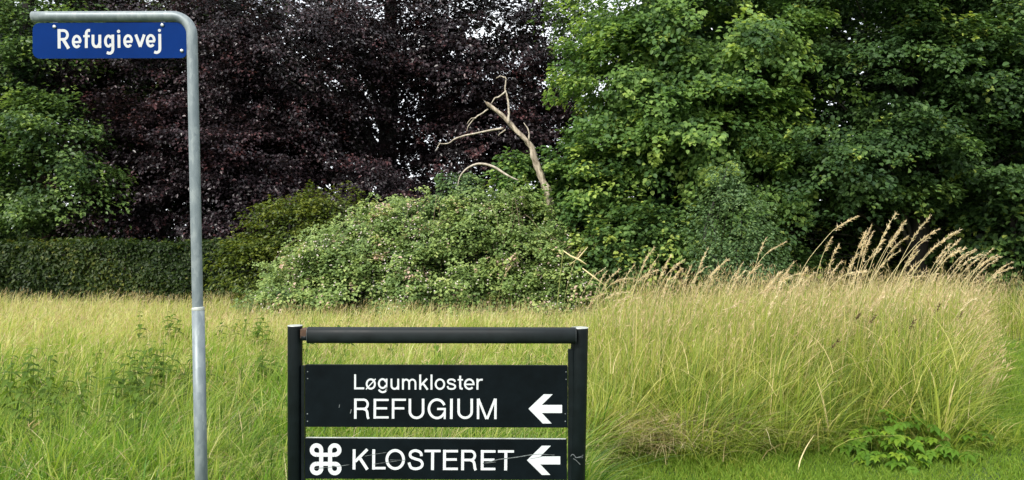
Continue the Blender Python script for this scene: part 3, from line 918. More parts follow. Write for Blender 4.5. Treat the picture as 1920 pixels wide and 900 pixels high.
def tall():
    rng = np.random.default_rng(63)
    n = 60000
    x, y = scatter(rng, n, 5.2, 16.0, .95, .03, .90)
    tl = tallness(x, y)
    keep = ~in_lawn(x, y) & (rng.random(n) < .12 + tl)
    x, y, tl = x[keep], y[keep], tl[keep]; n = len(x)
    fe = np.clip((y - front_edge(x)) / .6, 0, 1)
    cl = vnoise(x, y, 1.9, 25)
    B = np.stack([x, y, gz(x, y)], 1)
    h = (.34 + .62 * tl * (.62 + .38 * fe)) * rng.uniform(.4, 1.16, n) * (1 + .18 * cl)
    edge = np.where(y > 11.3, .9, np.clip((.640 + .003 * (y - 5.5) - x / y) / .045, .5, 1))
    h *= edge
    WD = WIND * np.clip((.62 - x / y) / .12, -.2, 1)[:, None]
    ti = np.clip(.43 + .26 * cl + .10 * (1 - edge) - .14 * (1 - fe) + rng.normal(0, .27, n), 0, 1)
    la = norm(WD * .8 + rng.normal(0, .8, (n, 2)))
    bd = np.clip(rng.normal(.34, .26, n) + .2 * (1 - fe), .02, 1.5)
    prt = [blades(B, h, rng.uniform(.003, .010, n) * (1 + .03 * y), la, bd, 4, ti, rng)]
    x, y, off, idx, m = tussocks(rng, 34000, 60, .075, 5.35, 9.5, 1.0, .05, .72)
    ht = rng.uniform(.45, 1.35, m); tt_ = rng.normal(-.05, .28, m); wt = rng.uniform(.6, 2.2, m)
    keep = ~in_lawn(x, y)
    x, y, off, idx = x[keep], y[keep], off[keep], idx[keep]; n = len(x)
    tl = tallness(x, y); fe = np.clip((y - front_edge(x)) / .9, 0, 1)
    prt.append(blades(np.stack([x, y, gz(x, y)], 1), (.36 + .5 * tl * (.35 + .65 * fe)) * np.clip((.640 - x / y) / .045, .3, 1) * ht[idx] * rng.uniform(.5, 1.12, n), rng.uniform(.004, .010, n) * wt[idx],
                      off * .55 + WIND * .25 * np.clip((.6 - x / y) / .1, -1, 1)[:, None] + rng.normal(0, .25, (n, 2)), np.clip(rng.normal(.55, .28, n), .08, 1.5), 5,
                      np.clip(.40 + tt_[idx] + rng.normal(0, .14, n), 0, 1), rng))
    # fringe flopping out over the mown edge, and fallen stems lying about
    n = 3200
    x = rng.uniform(.35, 3.75, n); y = front_edge(x) + rng.uniform(-.08, .35, n)
    prt.append(blades(np.stack([x, y, gz(x, y)], 1), rng.uniform(.18, .62, n) * np.where((x > 2.4), .6, 1), rng.uniform(.004, .011, n), norm(rng.normal(0, .9, (n, 2)) + np.array((.1, -.6))),
                      rng.uniform(.4, 1.5, n), 5, np.clip(rng.normal(.42, .28, n), 0, 1), rng))
    n = 1500
    x, y = scatter(rng, n, 5.5, 8.5, 1, .06, .62)
    ok = ~in_lawn(x, y); x, y = x[ok], y[ok]; n = len(x)
    prt.append(blades(np.stack([x, y, gz(x, y) + rng.uniform(.1, .6, n)], 1), rng.uniform(.25, .7, n), rng.uniform(.003, .007, n), norm(rng.normal(0, 1, (n, 2))),
                      rng.uniform(.5, 1.9, n), 5, np.clip(rng.normal(.85, .15, n), 0, 1), rng))
    V, T, t, a = joing(prt)
    tag(link('tall_grass', mesh_tris('tall_grass', V, T, t, a), G_TALL), 'dense stand of waist high grass leaning beside the mown lawn', 'grass', kind='stuff')
    # feathery haze of seed heads over the stand
    n = 7500
    x, y = scatter(rng, n, 5.9, 16.0, .8, .06, .80)
    tl = tallness(x, y)
    keep = ~in_lawn(x, y) & (rng.random(n) < tl) & (y > front_edge(x) + .35)
    x, y, tl = x[keep], y[keep], tl[keep]; n = len(x)
    edge = np.where(y > 11.3, .9, np.clip((.640 + .003 * (y - 5.5) - x / y) / .045, .55, 1))
    B = np.stack([x, y, gz(x, y)], 1)
    h = (.55 + .5 * tl) * rng.uniform(.72, 1.27, n) * edge
    la = norm(WIND + rng.normal(0, .3, (n, 2))); bd = rng.uniform(.1, .45, n)
    st = blades(B, h, np.full(n, .0032), la, bd, 3, rng.random(n) * .6 + .3, rng)
    prt = [st]
    for j in range(3):
        f = .80 + .07 * j
        tip = B + np.concatenate([la * (h * bd * (.25 * f + .75 * f * f))[:, None], (h * (f - .42 * bd * f * f))[:, None]], 1)
        D = np.concatenate([la * bd[:, None] * 1.6, np.ones((n, 1))], 1) + rng.normal(0, .22, (n, 3))
        v, tt = leaf_arrays(tip, rng.normal(0, 1, (n, 3)) + np.array((0, -1, 0)), D, rng.uniform(.04, .09, n), rng.uniform(.004, .009, n), .2)
        prt.append((v, tt, np.repeat(rng.random(n), 4), np.zeros(len(v))))
    V, T, t, a = joing(prt)
    tag(link('tall_grass_seed_heads', mesh_tris('tall_grass_seed_heads', V, T, t, a), G_SEEDFIELD), 'pinkish straw haze of seed heads over the tall grass stand', 'grass', kind='stuff')


def lawn():
    rng = np.random.default_rng(64)
    n = 135000
    x, y = scatter(rng, n, 4.4, 15, 1.5, .02, .95)
    front = y < front_edge(x) + .25
    keep = in_lawn(x, y) | (front & (x > .3))
    x, y = x[keep], y[keep]; n = len(x)
    B = np.stack([x, y, gz(x, y)], 1)
    cl = vnoise(x, y, 2.5, 35)
    e = np.clip((y - front_edge(x) + .35) / .5, 0, 1) * (x / y < .63)
    side = np.clip((.72 - x / y) / .06, 0, 1) * (y > 5.6)
    h = (.055 + .10 * e + .10 * side) * rng.uniform(.6, 1.3, n) * (1 + .25 * cl)
    ti = np.clip(.5 + .15 * cl + rng.normal(0, .18, n), 0, 1)
    V, T, t, a = blades(B, h, rng.uniform(.004, .009, n) * (1 + .06 * (y - 4)), norm(rng.normal(0, 1, (n, 2))), rng.uniform(.2, .9, n), 3, ti, rng)
    tag(link('lawn_grass', mesh_tris('lawn_grass', V, T, t, a), G_LAWN), 'short mown lawn in front of and beside the tall grass', 'lawn', kind='stuff')


meadow(); lush(); tall(); lawn()


# ------------------------------------------------------------------ tall stalks standing out over the stand
def stalk(tip_px, base_px, d, arch, seed, head=.26, fat=1.0, name='grass_stalk', label='tall straw coloured grass stalk with feathery seed head in the tall grass stand',
          cat='grass stalk', group='tall seed stalks above the grass stand', smat=None):
    rng = np.random.default_rng(seed)
    tip = P(*tip_px, d)
    bs = P(base_px, 560, d)
    bs = np.array((bs[0], d, gz(bs[0], d)))
    # the visible lean continues down to the root
    foot = np.array((bs[0] - (tip[0] - bs[0]) * .35, d + .05, float(gz(bs[0], d))))
    c1 = foot * .45 + tip * .55 + np.array((-.05 - arch * .25, 0, .04 + arch * .12))
    c2 = foot * .15 + tip * .85 + np.array((-.04 - arch * .14, 0, .02 + arch * .10))
    pts, rr = smooth_path([foot, c1, c2, tip], [.0022, .0019, .0017, .0009], 6)
    root = empty(name, foot, label, cat, group)
    V, Fc = tube_data(pts, rr, 5)
    me = mesh_py('stem', V, Fc, True)
    a = me.attributes.new('tint', 'FLOAT', 'POINT'); zz = np.array([v.co[2] for v in me.vertices]); a.data.foreach_set('value', np.clip((zz - .75) / .6, 0, .9).astype(np.float32))
    link('stem', me, G_STEM, root)
    # panicle: short drooping branchlets with spikelets along the top part of the stem
    P_ = np.array(pts)
    seg = np.concatenate([[0], np.cumsum(np.linalg.norm(np.diff(P_, axis=0), axis=1))])
    Lh = head * rng.uniform(.8, 1.25)
    n = int(80 * fat)
    s = seg[-1] - Lh * rng.random(n) ** .9
    c = np.stack([np.interp(s, seg, P_[:, k]) for k in range(3)], 1)
    e = np.minimum(s + .03, seg[-1])
    Dd = norm(np.stack([np.interp(e, seg, P_[:, k]) for k in range(3)], 1) - np.stack([np.interp(s - .03, seg, P_[:, k]) for k in range(3)], 1))
    u = (seg[-1] - s) / Lh
    c = c + rng.normal(0, 1, (n, 3)) * (.001 + .0045 * np.sin(np.clip(u, 0, 1) * 2.6))[:, None] * fat + np.array((.008, 0, -.004)) * (u * fat)[:, None]
    v, t = leaf_arrays(c, rng.normal(0, 1, (n, 3)) + np.array((0, -1, 0)), Dd + rng.normal(0, .25, (n, 3)), rng.uniform(.018, .04, n), rng.uniform(.004, .007, n), .25)
    link('seed_head', mesh_tris('seed_head', v, t, np.repeat(np.clip(rng.uniform(.3, .7) + rng.normal(0, .25, n), 0, 1), 4)), smat or G_SEED, root)


ST = [  # tip px, px where it crosses y=560, depth, arch
    ((1602, 402), 1500, 6.3, .9), ((1688, 393), 1590, 6.4, .15), ((1690, 410), 1612, 6.5, .1), ((1749, 405), 1660, 6.5, .2), ((1765, 433), 1640, 6.3, .7),
    ((1632, 420), 1585, 6.6, .05), ((1618, 432), 1578, 6.7, .05), ((1640, 438), 1590, 6.5, .1), ((1693, 425), 1625, 6.7, .15), ((1798, 434), 1690, 6.6, .3),
    ((1796, 452), 1700, 6.6, .3), ((1574, 459), 1540, 6.6, .2), ((1560, 444), 1515, 6.7, .2), ((1582, 488), 1545, 6.3, .2), ((1478, 452), 1400, 6.6, .4),
    ((1429, 452), 1390, 6.8, .1), ((1330, 466), 1295, 6.9, .1), ((1227, 459), 1160, 6.2, .25), ((1240, 478), 1190, 6.4, .2), ((1254, 478), 1215, 6.5, .1),
    ((1275, 486), 1225, 6.4, .3), ((1283, 500), 1245, 6.5, .2), ((1358, 490), 1325, 6.7, .2), ((1385, 489), 1350, 6.8, .2), ((1422, 492), 1380, 6.6, .2),
    ((1300, 490), 1262, 6.8, .15), ((1345, 502), 1310, 6.6, .2), ((1510, 500), 1470, 6.6, .2), ((1495, 496), 1455, 6.7, .3), ((1381, 510), 1345, 6.5, .2),
    ((1650, 470), 1600, 6.6, .25), ((1665, 455), 1610, 6.7, .2), ((1708, 448), 1650, 6.8, .3), ((1720, 470), 1660, 6.6, .35), ((1740, 445), 1680, 6.9, .3),
    ((1810, 462), 1735, 6.9, .4), ((1832, 462), 1760, 7.1, .4), ((1800, 468), 1735, 7.0, .3), ((1860, 466), 1785, 7.2, .4), ((1850, 480), 1780, 7.1, .4),
    ((1868, 474), 1800, 7.3, .4), ((1876, 484), 1815, 7.3, .4), ((1895, 497), 1830, 7.4, .5), ((1905, 499), 1845, 7.4, .5), ((1885, 498), 1835, 7.2, .4),
    ((1095, 466), 1072, 9.0, .1), ((952, 500), 938, 10.0, .15), ((1165, 505), 1120, 6.6, .4), ((1190, 500), 1150, 6.7, .3), ((1140, 505), 1110, 8.0, .3),
    ((1780, 462), 1712, 6.8, .3), ((1765, 455), 1700, 6.9, .2), ((1822, 474), 1755, 6.9, .4), ((1840, 470), 1770, 7.0, .4), ((1862, 492), 1805, 7.1, .4),
    ((1535, 505), 1500, 6.5, .2), ((1460, 508), 1420, 6.4, .3), ((1405, 505), 1368, 6.6, .2), ((1320, 505), 1280, 6.5, .2), ((1262, 510), 1222, 6.3, .2),
    ((1690, 470), 1630, 6.5, .3), ((1730, 485), 1670, 6.4, .4), ((1600, 480), 1560, 6.6, .2)]
sr = random.Random(77)
for _ in range(34):
    px_ = sr.uniform(1120, 1840); ty_ = sr.uniform(505, 560)
    ST.append(((px_, ty_), px_ - sr.uniform(-12, 45), sr.uniform(5.95, 7.4), sr.uniform(0, .8)))
for i, (tp, bx, d, ar) in enumerate(ST):
    jr = random.Random(i)
    stalk((tp[0] + jr.uniform(-8, 8), tp[1] + jr.uniform(-6, 6)), bx + jr.uniform(-18, 26), d, ar * jr.uniform(.5, 1.9), 700 + i, (.27 if i < 12 else .21) * jr.uniform(.7, 1.25), (1.15 if i < 12 else .8) * jr.uniform(.6, 1.15))


G_DARKSEED = leaf_mat('dock_seed', [(0, (.05, .03, .02)), (1, (.14, .09, .05))], .8, .1, 1.0, .1)
DK = [((1612, 588), 1602, 6.0), ((1642, 592), 1630, 6.0), ((1716, 600), 1706, 5.9), ((1762, 572), 1748, 6.2), ((1805, 585), 1795, 6.2),
      ((838, 572), 812, 9.4), ((818, 578), 795, 9.5), ((1570, 640), 1560, 5.9)]
for i, (tp, bx, d) in enumerate(DK):
    stalk(tp, bx, d, .1, 850 + i, .08, .4, 'dock_stalk', 'thin stalk with a short dark brown seed head inside the grass', 'dock stalk', 'dark seed stalks in the grass', G_DARKSEED)


def snapped_reed():
    d = 8.6
    foot = P(1030, 640, d); foot[2] = float(gz(foot[0], d))
    root = empty('snapped_reed', foot, 'green reed with a snapped straw coloured top bent over before the bramble', 'reed')

    def tb(name, pts, rad, tv):
        V, Fc = tube_data(pts, rad, 6)
        me = mesh_py(name, V, Fc, True)
        a = me.attributes.new('tint', 'FLOAT', 'POINT'); a.data.foreach_set('value', np.full(len(me.vertices), tv, dtype=np.float32))
        link(name, me, G_STEM, root)
    tb('stem', smooth_path([foot, P(1046, 560, d), P(1056, 470, d)], [.006, .005, .0045], 4)[0], [.006] * 5 + [.005] * 4, .1)
    tb('bent_top', [P(1056, 470, d - .01), P(1070, 480, d - .02), P(1086, 487, d - .03), P(1100, 496, d - .04)], [.005, .010, .011, .005], 1.0)
    tb('broken_piece', [P(1092, 503, d), P(1112, 518, d), P(1134, 535, d)], [.006, .010, .005], 1.0)
    tb('side_stem', [P(1068, 497, d + .02), P(1085, 483, d + .02), P(1102, 463, d + .02)], [.005, .007, .004], .9)
    tb('lower_stem', [P(1134, 535, d + .0), P(1150, 590, d), P(1160, 700, d)], [.005, .005, .005], .3)
snapped_reed()


# ------------------------------------------------------------------ nettles
def toothed_leaf(L_, W_, droop, teeth=5):
    """ovate toothed leaf along +X, folded, drooping"""
    V, Fc = [], []
    st = [0]
    n = teeth * 2
    for i in range(n + 1):
        t = i / n
        w_ = W_ * .5 * (math.sin(math.pi * min(1, t * .92 + .08) ** .75)) * (1 if i % 2 else .86)
        if i == n: w_ = .0005
        x = L_ * t; z = -droop * L_ * t * t
        V += [(x, 0, z), (x, w_, z + w_ * .28), (x, -w_, z + w_ * .28)]
    for i in range(n):
        a = 3 * i
        Fc += [(a, a + 3, a + 4, a + 1), (a, a + 2, a + 5, a + 3)]
    return V, Fc


def const_tint(me, v):
    a = me.attributes.new('tint', 'FLOAT', 'POINT')
    a.data.foreach_set('value', np.full(len(me.vertices), v, dtype=np.float32))
    return me


NLEAF = [const_tint(mesh_py('leaf', *toothed_leaf(.10, .056, dr, 4)), tv) for dr, tv in ((.55, .2), (.7, .5), (.4, .8))]
for m_ in NLEAF: m_.materials.append(G_NETTLE)


def nettle(x, y, h, seed, label, group):
    rng = random.Random(seed)
    z0 = float(gz(x, y))
    root = empty('nettle', (x, y, z0), label, 'nettle', group)
    lean = (rng.uniform(-.02, .12), rng.uniform(-.06, .06))
    pts = [(x + lean[0] * t * t, y + lean[1] * t * t, z0 + h * t) for t in (0, .35, .7, 1)]
    V, Fc = tube_data(pts, [.004, .0035, .003, .0015], 5)
    link('stem', const_tint(mesh_py('stem', V, Fc, True), .3), G_NETTLE, root)
    nodes = 7
    for k in range(nodes):
        t = .42 + .58 * k / (nodes - 1)
        c = (lean[0] * t * t, lean[1] * t * t, h * t)
        yaw = rng.uniform(0, .5) + (k % 2) * math.pi / 2
        s = (1.15 - .65 * (k / (nodes - 1)) ** 2) * rng.uniform(.85, 1.2)
        for q in (0, math.pi):
            o = bpy.data.objects.new('leaf', rng.choice(NLEAF))
            COL.objects.link(o)
            o.parent = root
            o.location = c
            o.rotation_euler = (rng.uniform(-.2, .2), rng.uniform(-.35, .1), yaw + q)
            o.scale = (s, s, s)


rn = random.Random(5)
k = 0
for (pxs, tops, d, n, lab) in (
        ((5, 280), (655, 735), 6.2, 24, 'dark green nettle in the thick patch beside the meadow edge'),
        ((0, 250), (715, 770), 5.4, 12, 'dark green nettle in the thick patch beside the meadow edge'),
        ((60, 300), (640, 700), 7.3, 7, 'dark green nettle in the thick patch beside the meadow edge'),
        ((285, 352), (640, 690), 7.0, 5, 'nettle standing singly in the grass behind the grey pole'),
        ((392, 530), (648, 690), 7.2, 8, 'nettle in the grass between the grey pole and the black sign'),
        ((390, 520), (575, 605), 9.6, 8, 'nettle in the pale grass farther back beyond the pole'),
        ((260, 345), (580, 602), 9.8, 4, 'nettle in the pale grass farther back beyond the pole'),
        ((560, 840), (600, 615), 9.0, 5, 'nettle in the meadow behind the top rail of the black sign')):
    for i in range(n):
        dd = d + rn.uniform(-.45, .45)
        q = P(rn.uniform(*pxs), rn.uniform(*tops), dd)
        nettle(q[0], dd, min(.95, max(.45, q[2] - float(gz(q[0], dd)))), 900 + k, lab, lab.replace('nettle', 'nettles', 1))
        k += 1


# ------------------------------------------------------------------ broad-leaved weeds at the lawn edge
def compound_leaf(seed):
    rng = random.Random(seed)
    V, Fc = [], []
    # rachis
    a, b = tube_data([(0, 0, 0), (.05, 0, .012), (.10, 0, .01)], [.0022, .002, .001], 4)
    V += list(a); Fc += b
    for (bx_, ang, sc) in ((.10, 0, 1.05), (.085, .9, .9), (.085, -.9, .9), (.045, 1.15, .78), (.045, -1.15, .78)):
        lv, lf = toothed_leaf(.085 * sc, .05 * sc, .3, 3)
        ca, sa = math.cos(ang), math.sin(ang)
        tilt = rng.uniform(-.15, .15)
        o = len(V)
        for (x, y, z) in lv:
            V.append((bx_ + x * ca - y * sa, x * sa + y * ca, .01 + z + tilt * x))
        Fc += [tuple(i + o for i in f) for f in lf]
    return const_tint(mesh_py('leaf', V, Fc), rng.uniform(.2, .95))


WL = [compound_leaf(i) for i in range(6)]
for m_ in WL: m_.materials.append(G_WEED)


def weed(x, y, h, seed, label, group):
    rng = random.Random(seed)
    z0 = float(gz(x, y))
    root = empty('leafy_weed', (x, y, z0), label, 'weed', group)
    for k in range(rng.randint(5, 7)):
        an = -math.pi / 2 + rng.uniform(-1.7, 1.7)
        r = rng.uniform(.03, .12); hh = h * rng.uniform(.55, 1.1)
        tip = (r * math.cos(an), r * math.sin(an), hh)
        V, Fc = tube_data([(x, y, z0), (x + tip[0] * .4, y + tip[1] * .4, z0 + hh * .7), (x + tip[0], y + tip[1], z0 + hh)], [.003, .0025, .0018], 4)
        link('stem', const_tint(mesh_py('stem', V, Fc, True), .4), G_WEED, root)
        o = bpy.data.objects.new('leaf', rng.choice(WL))
        COL.objects.link(o)
        o.parent = root
        o.location = tip
        o.rotation_euler = (rng.uniform(-.3, .3), rng.uniform(.0, .55), an + rng.uniform(-.4, .4))
        s = rng.uniform(.5, .85)
        o.scale = (s, s, s)


for i, (pxx, pyy, h) in enumerate(((1630, 845, .17), (1655, 848, .22), (1680, 850, .24), (1705, 852, .2), (1730, 852, .25), (1755, 850, .22), (1668, 838, .26), (1715, 838, .28),
                                   (1745, 836, .26), (1775, 842, .2), (1800, 838, .16), (1760, 822, .3), (1790, 822, .26), (1690, 862, .12), (1740, 866, .11), (1820, 826, .16), (1610, 838, .14), (1700, 826, .3), (1645, 828, .24), (1730, 818, .32), (1842, 830, .14), (1590, 842, .12), (1805, 812, .22), (1770, 858, .12), (1665, 864, .10), (1830, 845, .14), (1855, 838, .12), (1790, 855, .14), (1812, 862, .10), (1720, 872, .08), (1850, 815, .16))):
    d = EYE * F / (pyy - 450)
    lab = 'leafy weed with toothed compound leaves in the clump where lawn meets tall grass'
    d -= .10
    pxx -= 22
    weed((pxx - 960) * d / F, d, h * .95, 300 + i, lab, 'leafy weeds at the lawn edge')
for i, (pxx, pyy, h) in enumerate(((1480, 822, .2), (1400, 850, .14), (1560, 835, .15))):
    d = EYE * F / (pyy - 450)
    weed((pxx - 960) * d / F, d, h, 340 + i, 'small leafy weed alone at the foot of the tall grass', 'single weeds at the foot of the tall grass')


def bent_straw(pts, r, label):
    q = [P(x, y, d) for x, y, d in pts]
    p2, r2 = smooth_path(q, r, 4)
    V, Fc = tube_data(p2, r2, 5)
    tag(link('bent_straw', const_tint(mesh_py('bent_straw', V, Fc, True), 1.0), G_STEM), label, 'straw')


bent_straw([(1497, 886, 5.05), (1500, 865, 5.1), (1512, 838, 5.2), (1527, 815, 5.3)], (.004, .0045, .004, .002), 'single bent straw leaning over the mown lawn edge')
bent_straw([(1390, 715, 5.75), (1402, 760, 5.7), (1412, 800, 5.65), (1425, 835, 5.6)], (.002, .003, .003, .003), 'pale drooping stem hanging down the front of the tall grass')


# ------------------------------------------------------------------ lettering helpers
def ribbon(path, width):
    """flat stroke along a 2-D path: verts (x, y) and quads"""
    p = [np.array(path[0], float)]
    for q in path[1:]:
        if np.linalg.norm(np.array(q, float) - p[-1]) > 1e-3: p.append(np.array(q, float))
    n = len(p)
    V = []
    for i in range(n):
        a = p[i] - p[i - 1] if i else p[1] - p[0]
        b = p[i + 1] - p[i] if i < n - 1 else p[-1] - p[-2]
        a = a / (np.linalg.norm(a) + 1e-9); b = b / (np.linalg.norm(b) + 1e-9)
        t = a + b; t /= np.linalg.norm(t) + 1e-9
        nn_ = np.array((-t[1], t[0]))
        c = max(.35, float(np.dot(nn_, np.array((-a[1], a[0])))))
        V += [p[i] + nn_ * width / 2 / c, p[i] - nn_ * width / 2 / c]
    return V, [(2 * i, 2 * i + 1, 2 * i + 3, 2 * i + 2) for i in range(n - 1)]


def arc(cx, cy, rx, ry, a0, a1, n=14):
    return [(cx + rx * math.cos(R(a0 + (a1 - a0) * i / n)), cy - ry * math.sin(R(a0 + (a1 - a0) * i / n))) for i in range(n + 1)]


def strokes_mesh(name, strokes, to3d, off, slim=1.0):
    """strokes: (path, width); each stroke a hair in front of the one before"""
    V, Fc = [], []
    for k, (pth, wd) in enumerate(strokes):
        v, f = ribbon(pth, wd * slim)
        o = len(V)
        for q in v:
            V.append(to3d(q[0], q[1], off + .00018 * (k % 4)))
        Fc += [tuple(i + o for i in g) for g in f]
    return mesh_py(name, V, Fc)



# ------------------------------------------------------------------ blue street name sign on its pole
def street_sign():
    d = 3.5
    foot = P(381, 1090, d); foot[2] = float(gz(foot[0], d)) - .02
    root = empty('street_name_sign', foot, 'blue street name sign hanging from a bent galvanised pole', 'street sign')
    col_y = 577
    # upper tube: up, bend, along to the left (a true bend of 0.1 m)
    up0 = P(371, col_y + 14, d); top = P(360, 66, d)
    end = P(62, 31.5, d)
    cr_ = P(324, 66, d); rb = top[0] - cr_[0]
    pts = [up0 * (1 - t) + top * t for t in np.linspace(0, 1, 10)]
    for i in range(1, 13):
        a = R(90 * i / 12)
        pts.append(np.array((cr_[0] + rb * math.cos(a), d, top[2] + rb * .98 * math.sin(a))))
    last = pts[-1]
    for t in np.linspace(.1, 1, 8):
        pts.append(last * (1 - t) + end * t)
    rO = .0245
    V, Fc = tube_data(pts, [rO] * len(pts), 28, False)
    # open mouth: wall thickness and inside
    n0 = len(V); ax_ = norm(pts[-1] - pts[-2])
    V2, F2 = tube_data([pts[-1], pts[-1] - ax_ * .12], [rO - .003] * 2, 28, False, n0)
    V += V2
    Fc += [tuple(reversed(f)) for f in F2]
    for k in range(28):
        a, b = n0 - 28 + k, n0 - 28 + (k + 1) % 28
        Fc.append((a, b, n0 + (k + 1) % 28, n0 + k))
    link('arm_tube', mesh_py('arm_tube', V, Fc, True), GALV, root)
    # lower post
    c0 = P(371.5, col_y + 3, d)
    low = [foot, foot * .5 + c0 * .5, c0]
    V, Fc = tube_data(low, [.0285] * 3, 28)
    link('post', mesh_py('post', V, Fc, True), GALV, root)
    # weld collar: cone between the two diameters
    c1 = P(371.3, col_y, d)
    V, Fc = tube_data([c0 - np.array((0, 0, .004)), c0, c1, P(371.2, col_y - 1.5, d)], [.0288, .0292, .0284, .0247], 28)
    link('collar', mesh_py('collar', V, Fc, False), EDGE, root)

    # plate
    dp = d - .004
    to = lambda x, y, o=0: tuple(P(x, y, dp) + np.array((0, -o, 0)))
    out_ = []
    def corner(cx, cy, r, a0):
        return [(cx + r * math.cos(R(a0 + 90 * i / 7)), cy - r * math.sin(R(a0 + 90 * i / 7))) for i in range(8)]
    x0, x1, y0, y1 = 61.5, 350, 42.5, 109.5
    sk = lambda x, y: (x, y - 1.2 * (x - 205) / 288)       # plate hangs a hair out of level
    out_ = corner(x1 - 12, y0 + 12, 12, 0) + corner(x0 + 13, y0 + 13, 13, 90) + corner(x0 + 14, y1 - 14, 14, 180) + corner(x1 - 10, y1 - 10, 10, 270)
    out_ = [sk(*q) for q in out_]
    n = len(out_)
    V = [to(x, y, .0015) for x, y in out_] + [to(x, y, -.0015) for x, y in out_]
    Fc = [tuple(reversed(range(n))), tuple(range(n, 2 * n))] + [(i, (i + 1) % n, n + (i + 1) % n, n + i) for i in range(n)]
    plate = link('name_plate', mesh_py('name_plate', V, Fc), BLUE, root)
    # lettering, drawn as strokes in a 5.333x enlargement of the plate
    Zf = 5.3333
    def zt(u, v, o):
        x, y = 40 + u / Zf, v / Zf
        return to(x, y - 1.0 * (x - 205) / 288, .0015 + o)
    W = 30
    S = [([(379, 290), (381, 484)], W + 2), ([(380, 305), (420, 305)] + arc(424, 349, 40, 44, 88, -88) + [(380, 393)], W - 2), ([(418, 388), (476, 485)], W + 4)]
    def e_(cx, cy, rx=34, ry=54):
        return [([(cx - rx, cy + 6), (cx + rx + 8, cy + 6)], W - 6), (arc(cx, cy, rx + 1, ry, -4, 318, 26), W - 2)]
    S += e_(556, 415)
    S += [([(690, 304)] + arc(676, 336, 24, 32, 95, 175, 8) + [(652, 480)], W), ([(622, 362), (686, 362)], W - 6)]
    S += [([(719, 348)] + arc(752, 424, 33, 44, 180, 350, 16), W), ([(787, 348), (787, 480)], W)]
    S += [(arc(874, 412, 31, 52, 30, 330, 24), W - 2), ([(916, 348), (918, 490)] + arc(884, 492, 34, 42, 0, -110, 12) + [(857, 527)], W)]
    S += [([(978, 348), (980, 480)], W)]
    S += e_(1070, 412)
    S += [([(1146, 348), (1192, 470)], W), ([(1232, 348), (1190, 470)], W)]
    S += e_(1296, 410)
    S += [([(1386, 342), (1388, 488)] + arc(1354, 490, 34, 38, 0, -100, 12) + [(1331, 522)], W)]
    S += [(arc(975, 315, 8.5, 8.5, 0, 360, 16), 17), (arc(1383, 307, 8, 8, 0, 360, 16), 16)]
    link('lettering', strokes_mesh('lettering', S, zt, .0004, .94), WHITE_BLUE, plate)
    # bolts with clamp lugs behind
    for (bx_, by_) in ((103, 50.5), (305, 47.5), (341.5, 95.5)):
        q = P(bx_, by_, dp)
        V, Fc = tube_data([q + np.array((0, -.0015, 0)), q + np.array((0, -.006, 0)), q + np.array((0, -.0085, 0))], [.0085, .0085, .005], 12)
        link('bolt', mesh_py('bolt', V, Fc, True), BOLT, root)
        up = by_ < 80
        a = (q[0] - .011, q[0] + .011, q[1] + .0018, q[1] + .0058, q[2] - .016, q[2] + (.028 if up else .016)) if up else (q[0] - .012, q[0] + .045, q[1] + .0018, q[1] + .0058, q[2] - .012, q[2] + .012)
        V, Fc = box_data(*a)
        link('lug', mesh_py('lug', V, Fc), GALV, root)
street_sign()


